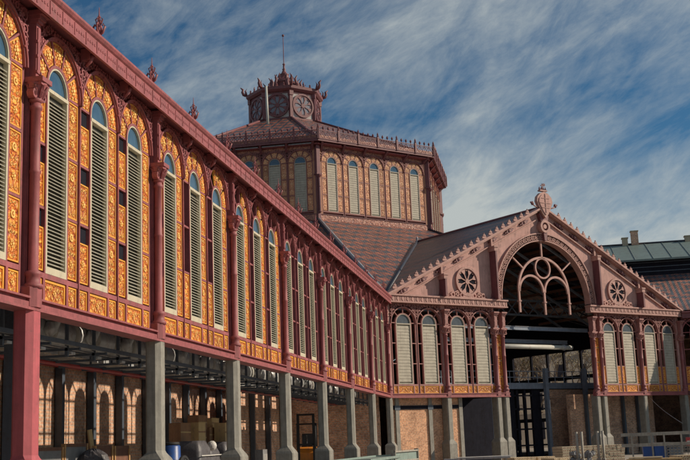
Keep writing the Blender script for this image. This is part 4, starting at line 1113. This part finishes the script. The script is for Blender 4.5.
for x in (-.95, .8):
    for y in (-.5, .5): m.tube([(x, y, 1.4), (x * .75, y, 2.75)], .045, M['rubber'], 6)
for x in (-.7, -.45, -.2, .1, .35, .6): m.box(x - .03, x + .03, -.53, .53, 2.74, 2.8, M['rubber'])
m.box(-.75, .65, -.55, -.48, 2.72, 2.8, M['rubber']); m.box(-.75, .65, .48, .55, 2.72, 2.8, M['rubber']); m.build('overhead_guard', t_)
m = MB(); m.box(-.2, .4, -.3, .3, 1.52, 1.68, M['rubber']); m.prism([(.3, 1.6), (.5, 1.6), (.62, 2.25), (.45, 2.25)], -.3, .3, M['rubber']); m.build('seat', t_)
m = MB(); m.tube([(-.5, 0, 1.5), (-.35, 0, 1.95)], .03, M['rubber'], 6); m.ring(.14, .18, 0, 2 * PI, -.02, .02, M['rubber'], -.35, 1.98, 12); m.build('steering_wheel', t_)
m = MB()
for y in (-.42, .42): m.box(-1.3, -1.14, y - .07, y + .07, .1, 3.3, M['rubber'])
for z in (.6, 1.6, 3.2): m.box(-1.3, -1.14, -.42, .42, z, z + .1, M['rubber'])
m.build('mast', t_)
m = MB()
for y in (-.3, .3): m.box(-2.3, -1.32, y - .06, y + .06, .12, .17, M['rubber']); m.box(-1.38, -1.32, y - .06, y + .06, .12, .8, M['rubber'])
m.build('fork', t_)
m = MB(); m.box(-.4, .4, -.2, .2, 0, .12, M['steel']); m.box(-.4, .4, -.18, .18, .12, 1.5, M['board'])
for k in range(5): m.box(-.3 + k * .14, -.24 + k * .14, -.2, -.18, .9, 1.3, M['whiteplastic'])
o = m.build('site_heater'); o.location = L(19.4, 0, 3.4); o.rotation_euler = (0, 0, PA(90)); tag(o, 'low grey metal heater cabinet left of the forklift', 'heater')

# long grey-green steel skip and form panel in front of the far piers
t_ = place('skip', 'long low grey green steel skip in front of the far arcade piers', 'skip', (2.0, -21.2, 0), 90)
m = MB(); m.loft([([(-5.3, -.7), (5.6, -.7), (5.6, .7), (-5.3, .7)], .12), ([(-5.9, -.8), (6.2, -.8), (6.2, .8), (-5.9, .8)], .93)], M['greenskip'])
for k in range(9): m.box(-5.3 + k * 1.3, -5.18 + k * 1.3, -.84, -.72, .15, .9, M['greenskip'])
m.build('tub', t_)
m = MB(); m.box(-6.0, 6.3, -.9, -.78, .9, 1.0, M['greenskip']); m.box(-6.0, 6.3, .78, .9, .9, 1.0, M['greenskip']); m.box(-6.0, -5.88, -.78, .78, .9, 1.0, M['greenskip']); m.box(6.18, 6.3, -.78, .78, .9, 1.0, M['greenskip']); m.build('rim', t_)
t_ = place('steel_form_panel', 'tilted grey green steel form panel resting beside the corner pier', 'form panel', (3.0, -17.6, 0), 84)
m = MB(); m.box(-2.2, 2.3, 0, .1, .35, 1.16, M['greenskip']); m.build('sheet', t_)
m = MB()
for z in (.3, .72, 1.14): m.box(-2.3, 2.4, -.08, 0, z, z + .07, M['scaf'])
for x in (-2.3, 2.34): m.box(x, x + .08, -.09, .12, 0, 1.26, M['scaf'])
m.build('ribs', t_)

# pallets of blocks and boards before the gable front
def block_pack(px, py, w, d, z0, h, label, rz=40, mt='block', rows=4, nm='block_pallet', g='packs of blocks in front of the portal'):
    t_ = place(nm, label, 'block pallet', (px, py, 0), rz, g)
    m = MB()
    for z in (0, .12): m.box(-w / 2, w / 2, -d / 2, d / 2, z, z + .03, M['wood'])
    for x in (-w / 2 + .08, 0, w / 2 - .08): m.box(x - .06, x + .06, -d / 2, d / 2, .03, .12, M['wood'])
    m.build('pallet', t_)
    m = MB(); n = max(3, int(w / .24)); rh = (h - .17) / rows
    for r_ in range(rows):
        off = 0
        for i in range(n):
            x0 = -w / 2 + i * w / n
            jx, jy = random.uniform(-.015, .015), random.uniform(-.02, .02)
            z = .17 + r_ * rh
            # hollow block face: rim and two dark cells
            b0, b1 = x0 + .01 + jx, x0 + w / n - .012 + jx
            m.box(b0, b1, -d / 2 + jy, d / 2 + jy, z, z + rh - .012, M[mt])
            for cx in (.27, .73):
                c0 = b0 + (b1 - b0) * cx; m.box(c0 - .035, c0 + .035, -d / 2 + jy - .003, -d / 2 + jy, z + rh * .28, z + rh * .66, M['wooddk'])
    m.build('blocks', t_)
cam = Vector((9.527, -68.62, 1.6))
x, y = 8.04, -12.64; block_pack(x, y, 1.35, 1.0, 0, .62, 'cream hollow block pack at the left below the portal columns')
x, y = 9.08, -11.62; block_pack(x, y, 1.1, 1.0, 0, .60, 'cream hollow block pack in the middle below the portal door')
x, y = 9.79, -13.62; block_pack(x, y, .9, 1.0, 0, .55, 'cream hollow block pack nearest the scaffold posts')
x, y = 10.72, -8.63; block_pack(x, y, 1.8, 1.0, 0, 1.02, 'tall loosely stacked block pack behind the left pair of posts', 32, 'stone', 6)
x, y = 12.24, -7.68; block_pack(x, y, 2.4, 1.0, 0, 1.02, 'tall block pack behind the right pair of posts', 30, 'stone', 6)
x, y = 10.18, -13.62; 
m = MB()
for i in range(26):
    m.blob((random.uniform(-.55, .55), random.uniform(-.3, .3), random.uniform(.1, .72)), (.16, .14, .13), M['board'], 6, .25)
o = m.build('rubble_heap'); o.location = (x + .9, y + .3, 0); tag(o, 'dark grey rubble heap beside the tall block packs', 'rubble', kind='stuff')
x, y = 5.93, -16.74
t_ = place('timber_stack', 'yellow timber stack under a pale scaffold deck left of the blocks', 'timber stack', (x, y, 0), 20)
for z in (0.02, .2, .38):
    m = MB(); m.box(-.75, .75, -.4, .4, z, z + .16, M['wood']); m.build('beam', t_)
x, y = 6.1, -15.73; m = MB(); m.box(-1.5, 1.6, -.35, .35, .66, .71, M['flash']); m.box(-.9, 1.7, -.3, .4, .73, .77, M['whiteplastic'])
for xx in (-1.3, 1.4): m.box(xx - .05, xx + .05, -.3, .3, 0, .66, M['scaf'])
o = m.build('scaffold_deck'); o.location = (x, y, 0); o.rotation_euler = (0, 0, PA(8)); tag(o, 'pale scaffold deck boards lying over the yellow timber stack', 'deck')
x, y = 5.45, -17.78; m = MB(); m.blob((0, 0, .2), (.6, .4, .35), M['pierdk'], 10, .12); o = m.build('tarpaulin_heap'); o.location = (x, y, 0); tag(o, 'dark tarpaulin heap at the foot of the lit brick wall', 'tarpaulin')
# scaffold posts
for i, (px, lb) in enumerate((((10.71, -20.63), 'leftmost upright scaffold post before the block packs'), ((10.92, -20.64), 'second upright scaffold post from the left'), ((11.58, -20.66), 'third upright scaffold post from the left'), ((11.79, -20.67), 'rightmost upright scaffold post before the block packs'))):
    x, y = px; m = MB(); m.tube([(0, 0, 0), (.02, 0, 1.72)], .055, M['scaf'], 8); m.lathe([(.08, .5), (.1, .52), (.1, .58), (.08, .6)], M['scaf'], n=8); m.box(-.14, .14, -.1, .1, 0, .03, M['scaf'])
    o = m.build('scaffold_post'); o.location = (x, y, 0); tag(o, lb, 'scaffold post', 'upright scaffold posts')
x, y = 11.72, -21.17; m = MB(); m.box(-2.2, 2.3, -.12, .12, .42, .48, M['wooddk']); m.box(-1.8, 2.0, -.2, .2, .3, .36, M['wood'])
for xx in (-1.6, 1.6): m.box(xx - .05, xx + .05, -.15, .15, 0, .3, M['wood'])
o = m.build('low_plank'); o.location = (x, y, 0); o.rotation_euler = (0, 0, PA(4)); tag(o, 'low brown planks on blocks at the foot of the posts', 'planks')
# barrier railing at the right
t_ = place('barrier_railing', 'grey two rail site barrier across the right of the yard', 'barrier', (12.88, -18.73, 0), 2)
x0 = 0
for z in (.98, 1.44):
    m = MB(); m.box(-.2, 6.3, -.03, .03, z, z + .14, M['scaf']); m.build('rail', t_)
for xx in (.25, 1.1, 1.62, 2.35, 3.6, 4.9, 6.2):
    m = MB(); m.box(xx - .035, xx + .035, -.06, .0 - .031, 0, 1.5, M['scaf']); m.build('post', t_)
x, y = 15.35, -22.99; m = MB(); m.tube([(0, 0, 0), (-.25, 0, 1.25)], .06, M['cardlt'], 6); m.tube([(.3, .5, 0), (-.25, 0, 1.25)], .05, M['cardlt'], 6); o = m.build('timber_prop'); o.location = (x, y, 0); tag(o, 'pale slanting timber prop at the right end of the barrier', 'prop')
x, y = 13.56, -22.8; m = MB(); m.box(-1.0, 1.15, -.3, .3, .5, .56, M['cardlt']); m.box(-.9, .4, -.35, .25, .58, .63, M['block']); m.box(-.95, 1.1, -.25, .25, .25, .48, M['wooddk']); m.box(-.9, 1.0, -.2, .2, 0, .25, M['dark'])
o = m.build('board_pile'); o.location = (x, y, 0); o.rotation_euler = (0, 0, PA(-3)); tag(o, 'pile of pale boards over dark crates before the barrier', 'boards')
x, y = 13.05, -23.76; m = MB(); m.box(-1.1, .9, -.3, .3, .28, .36, M['stone']); m.box(-1.0, .8, -.25, .25, 0, .28, M['board']); o = m.build('slab_pile'); o.location = (x, y, 0); tag(o, 'low pile of pale slabs left of the board pile', 'slabs')
for i, (px, mt, w, h, lb) in enumerate((((14.09, -15.82), 'blue', .28, 1.0, 'dark blue crate leftmost behind the barrier'), ((14.63, -15.87), 'blue', .36, 1.05, 'blue crate in the middle behind the barrier'), ((15.12, -15.92), 'pierdk', .3, .98, 'slate grey crate right of the blue crates'))):
    x, y = px; t_ = place('crate', lb, 'crate', (x, y, 0), 10 * i, 'crates behind the barrier'); m = MB()
    m.loft([([(-w, -.25), (w, -.25), (w, .25), (-w, .25)], 0), ([(-w * 1.1, -.28), (w * 1.1, -.28), (w * 1.1, .28), (-w * 1.1, .28)], h)], M[mt]); m.build('tub', t_)
    m = MB(); m.box(-w * 1.15, w * 1.15, -.31, .31, h, h + .05, M['board']); m.build('lid', t_)
x, y = 15.64, -17.99; m = MB(); m.box(-.14, .14, -.1, .1, .95, 1.3, M['redplastic']); m.box(-.03, .03, -.03, .03, 0, .95, M['scaf']); m.box(-.12, .12, -.11, -.1, 1.1, 1.16, M['whiteplastic']); o = m.build('red_marker'); o.location = (x, y, 0); tag(o, 'small red marker board on a stick behind the barrier', 'marker')
x, y = 15.44, -17.46; m = MB()
for i in range(7): m.box(-.75, .75, -.02, .02, .25 + i * .13, .28 + i * .13, M['scaf'])
for i in range(11): m.box(-.75 + i * .15, -.73 + i * .15, -.02, .02, .0, 1.1, M['scaf'])
o = m.build('mesh_panel'); o.location = (x, y, 0); tag(o, 'grey wire mesh panel leaning behind the barrier', 'mesh panel')
x, y = 15.45, -24.01; m = MB(); m.blob((0, 0, .35), (.35, .3, .5), M['green'], 10, .15); o = m.build('green_netting'); o.location = (x, y, 0); tag(o, 'green netting bundle at the right edge', 'netting')
block_pack(15.28, -19.96, 1.3, .9, 0, .6, 'low cream block pack behind the barrier beside the mesh panel', 15)
x, y = 12.33, -22.2; m = MB()
for k in range(5): m.box(-1.3 + .05 * (k % 2), 1.2 + .07 * (k % 3), -.3, .3, .05 + k * .09, .12 + k * .09, M['wood' if k % 2 else 'stone'])
o = m.build('plank_stack'); o.location = (x, y, 0); o.rotation_euler = (0, 0, PA(6)); tag(o, 'stack of mixed planks between the slabs and the scaffold posts', 'planks')
x, y = 14.32, -25.89; m = MB()
for k in range(7): m.tube([(-1.5, -.25 + k * .08, .08 + .02 * (k % 2)), (1.5, -.25 + k * .08, .08 + .02 * (k % 2))], .035, M['scaf'], 6)
for k in range(5): m.tube([(-1.4, -.2 + k * .08, .17), (1.6, -.18 + k * .08, .17)], .035, M['scaf'], 6)
for xx in (-1., 1.): m.box(xx - .05, xx + .05, -.35, .35, 0, .045, M['wood'])
m.box(-.04, .04, -.32, .32, .0, .22, M['rubber']); o = m.build('tube_bundle'); o.location = (x, y, 0); tag(o, 'bundle of scaffold tubes lying before the right end of the barrier', 'tubes')
# loose wire
P1 = Vector(G(24.3, -.2, 4.1)); P2 = Vector((15.31, -18.96, 1.9)); pts = [P1.lerp(P2, k / 8) - Vector((0, 0, .12 * math.sin(PI * k / 8))) for k in range(9)]
m = MB(); m.tube(pts, .013, M['pierdk'], 5); o = m.build('cable'); tag(o, 'thin cable slanting from the right gable pier to the barrier', 'cable')

# ------------------------------------------------------------------ beyond the rear portal: trees and a house
def tree(x, y, h, seed, label):
    rnd = random.Random(seed); t_ = place('tree', label, 'tree', (x, y, 0), 0, 'bare street trees seen through the portal')
    trunk = MB(); crown = MB()
    def grow(mb, p, d, l, r, lev):
        q_ = p + d * l; mb.tube([p, p.lerp(q_, .5) + Vector((rnd.uniform(-.1, .1), rnd.uniform(-.1, .1), 0)) * l * .3, q_], [r, r * .85, r * .65], M['bark'], 5)
        if lev == 0:
            for i in range(1):
                c = q_ + Vector((rnd.uniform(-.4, .4), rnd.uniform(-.4, .4), rnd.uniform(-.3, .3))); s_ = .1
                a = Vector((rnd.uniform(-1, 1), rnd.uniform(-1, 1), rnd.uniform(-1, 1))).normalized() * s_; b_ = a.orthogonal().normalized() * s_
                crown.add([c - a, c + b_, c + a, c - b_], [(0, 1, 2, 3)], M['leaf'])
            return
        for i in range(3 if lev > 1 else 4):
            nd = (d + Vector((rnd.uniform(-.8, .8), rnd.uniform(-.8, .8), rnd.uniform(-.2, .5)))).normalized()
            grow(crown, q_, nd, l * rnd.uniform(.6, .8), r * .6, lev - 1)
    grow(trunk, Vector((0, 0, 0)), Vector((0, 0, 1)), h * .3, .22, 5)
    trunk.build('trunk', t_); crown.build('crown', t_)
for i, (x, y, h, lb) in enumerate(((8.5, 72, 15, 'bare tree at the left of the view through the portal'), (12.5, 75, 16, 'bare tree in the middle of the view through the portal'), (16.5, 71, 14, 'bare tree at the right of the view through the portal'), (5, 76, 15, 'bare tree hidden partly behind the left portal columns'))): tree(x, y, h, 11 + i, lb)
t_ = thing('town_house', 'ochre town house with shuttered windows across the street behind the portal', 'house', (14, 92, 0), math.radians(24))
m = MB(); m.box(-22, 22, 0, 12, 0, 21, M['facade']); m.build('wall', t_)
for i in range(12):
    for j in range(5):
        x = -20.2 + i * 3.6; z = 1.2 + j * 4
        m = MB(); m.box(x - .55, x + .55, -.05, -.0, z, z + 2.4, M['dark']); w_ = m.build('window', t_)
        if j: 
            m = MB(); m.box(x - .8, x + .8, -.5, -.06, z - .15, z - .05, M['stone']); m.box(x - .8, x + .8, -.5, -.46, z + .75, z + .8, M['dark'])
            for q_ in range(9): m.box(x - .8 + q_ * .195, x - .78 + q_ * .195, -.49, -.47, z - .05, z + .75, M['dark'])
            m.build('balcony', w_)
m = MB(); m.box(-22.4, 22.4, -.4, 12.4, 21, 21.5, M['stone']); m.build('cornice', t_)

# ------------------------------------------------------------------ camera, light, sky
sc = bpy.context.scene
cd = bpy.data.cameras.new('camera'); co = bpy.data.objects.new('camera', cd); C.objects.link(co); sc.camera = co
yaw, pit, rol = -.173626, .194246, -.039598
Fv = Vector((math.sin(yaw) * math.cos(pit), math.cos(yaw) * math.cos(pit), math.sin(pit)))
Rv = Fv.cross(Vector((0, 0, 1))).normalized(); Uv = Rv.cross(Fv)
c_, s_ = math.cos(rol), math.sin(rol)
R2 = Rv * c_ + Uv * s_; U2 = Uv * c_ - Rv * s_
mt = Matrix((R2, U2, -Fv)).transposed().to_4x4(); mt.translation = cam
co.matrix_world = mt
cd.sensor_fit = 'HORIZONTAL'; cd.sensor_width = 36; cd.lens = 1087.3 / 690 * 36; cd.clip_end = 5000; cd.clip_start = .1

S = Vector((math.cos(math.radians(13)) * math.cos(math.radians(28.5)), math.sin(math.radians(13)) * math.cos(math.radians(28.5)), math.sin(math.radians(28.5))))
ld = bpy.data.lights.new('sun', 'SUN'); ld.energy = 4.2; ld.angle = math.radians(.5); ld.color = (1, .86, .68)
lo = bpy.data.objects.new('sun', ld); C.objects.link(lo); lo.rotation_euler = S.to_track_quat('Z', 'Y').to_euler()

w = bpy.data.worlds.new('World'); sc.world = w; w.use_nodes = True; nt = w.node_tree
for n in list(nt.nodes): nt.nodes.remove(n)
N = nt.nodes.new; Lk = nt.links.new
out = N('ShaderNodeOutputWorld'); bg = N('ShaderNodeBackground'); Lk(bg.outputs[0], out.inputs[0]); bg.inputs['Strength'].default_value = .1
sky = N('ShaderNodeTexSky'); sky.sky_type = 'NISHITA'; sky.sun_disc = False
sky.sun_elevation = math.radians(28.5); sky.sun_rotation = math.radians(90 - 13); sky.altitude = 50; sky.air_density = 1.0; sky.dust_density = .3; sky.ozone_density = 3.
tc_ = N('ShaderNodeTexCoord'); sep = N('ShaderNodeSeparateXYZ'); Lk(tc_.outputs['Generated'], sep.inputs[0])
def mth(op, a, b=None):
    m = N('ShaderNodeMath'); m.operation = op
    for k, v in enumerate((a, b)):
        if v is None: continue
        if isinstance(v, (int, float)): m.inputs[k].default_value = v
        else: Lk(v, m.inputs[k])
    return m.outputs[0]
az = mth('ARCTAN2', sep.outputs['X'], sep.outputs['Y']); el = mth('ARCSINE', sep.outputs['Z'])
cmb = N('ShaderNodeCombineXYZ'); Lk(az, cmb.inputs[0]); Lk(el, cmb.inputs[1])
def noise(rot, scale, sc_, det, rough, dist=0., off=0.):
    rt = N('ShaderNodeMapping'); rt.inputs['Rotation'].default_value = (0, 0, math.radians(rot)); Lk(cmb.outputs[0], rt.inputs['Vector'])
    mp = N('ShaderNodeMapping'); mp.inputs['Scale'].default_value = scale; mp.inputs['Location'].default_value = (off, off * .7, off * .3); Lk(rt.outputs[0], mp.inputs['Vector'])
    n = N('ShaderNodeTexNoise'); n.inputs['Scale'].default_value = sc_; n.inputs['Detail'].default_value = det; n.inputs['Roughness'].default_value = rough; n.inputs['Distortion'].default_value = dist
    Lk(mp.outputs[0], n.inputs['Vector']); return n.outputs['Fac']
n1 = noise(-20, (1., 2.6, 1), 6.0, 14, .64, .4, 3.)      # long slanting streaks
n2 = noise(-8, (1., 2.0, 1), 3.2, 3, .5, .2, 8.)          # where the veil is thick or thin
n3 = noise(-38, (1., 2.6, 1), 15., 14, .68, .5, 1.)      # ragged small tufts
n4 = noise(-12, (1., 1.4, 1), 60., 6, .6, 0., 5.)
f = mth('ADD', mth('MULTIPLY', n1, .50), mth('ADD', mth('MULTIPLY', n2, .50), mth('ADD', mth('MULTIPLY', n3, .29), mth('MULTIPLY', n4, .05))))
# brighter bank of cloud low in the north
bank = mth('SUBTRACT', 1., mth('MINIMUM', mth('ABSOLUTE', mth('DIVIDE', mth('SUBTRACT', el, .165), .13)), 1.)); f = mth('ADD', f, mth('MULTIPLY', bank, .10))
rp = N('ShaderNodeValToRGB'); Lk(f, rp.inputs['Fac']); e = rp.color_ramp.elements
e[0].position = .56; e[0].color = (0, 0, 0, 1); e[1].position = .86; e[1].color = (1, 1, 1, 1); e.new(.655).color = (.24, .24, .24, 1); e.new(.75).color = (.55, .55, .55, 1)
tint = N('ShaderNodeMix'); tint.data_type = 'RGBA'; tint.blend_type = 'MULTIPLY'; tint.inputs[0].default_value = 1; Lk(sky.outputs[0], tint.inputs[6]); tint.inputs[7].default_value = (.29, .52, .61, 1)
mx = N('ShaderNodeMix'); mx.data_type = 'RGBA'; Lk(rp.outputs[0], mx.inputs[0]); Lk(tint.outputs[2], mx.inputs[6]); mx.inputs[7].default_value = (4.7, 5.1, 5.05, 1)
Lk(mx.outputs[2], bg.inputs['Color'])
vs_ = sc.view_settings; vs_.view_transform = 'Standard'; vs_.look = 'None'; vs_.gamma = 1; vs_.use_curve_mapping = False; vs_.exposure = 0
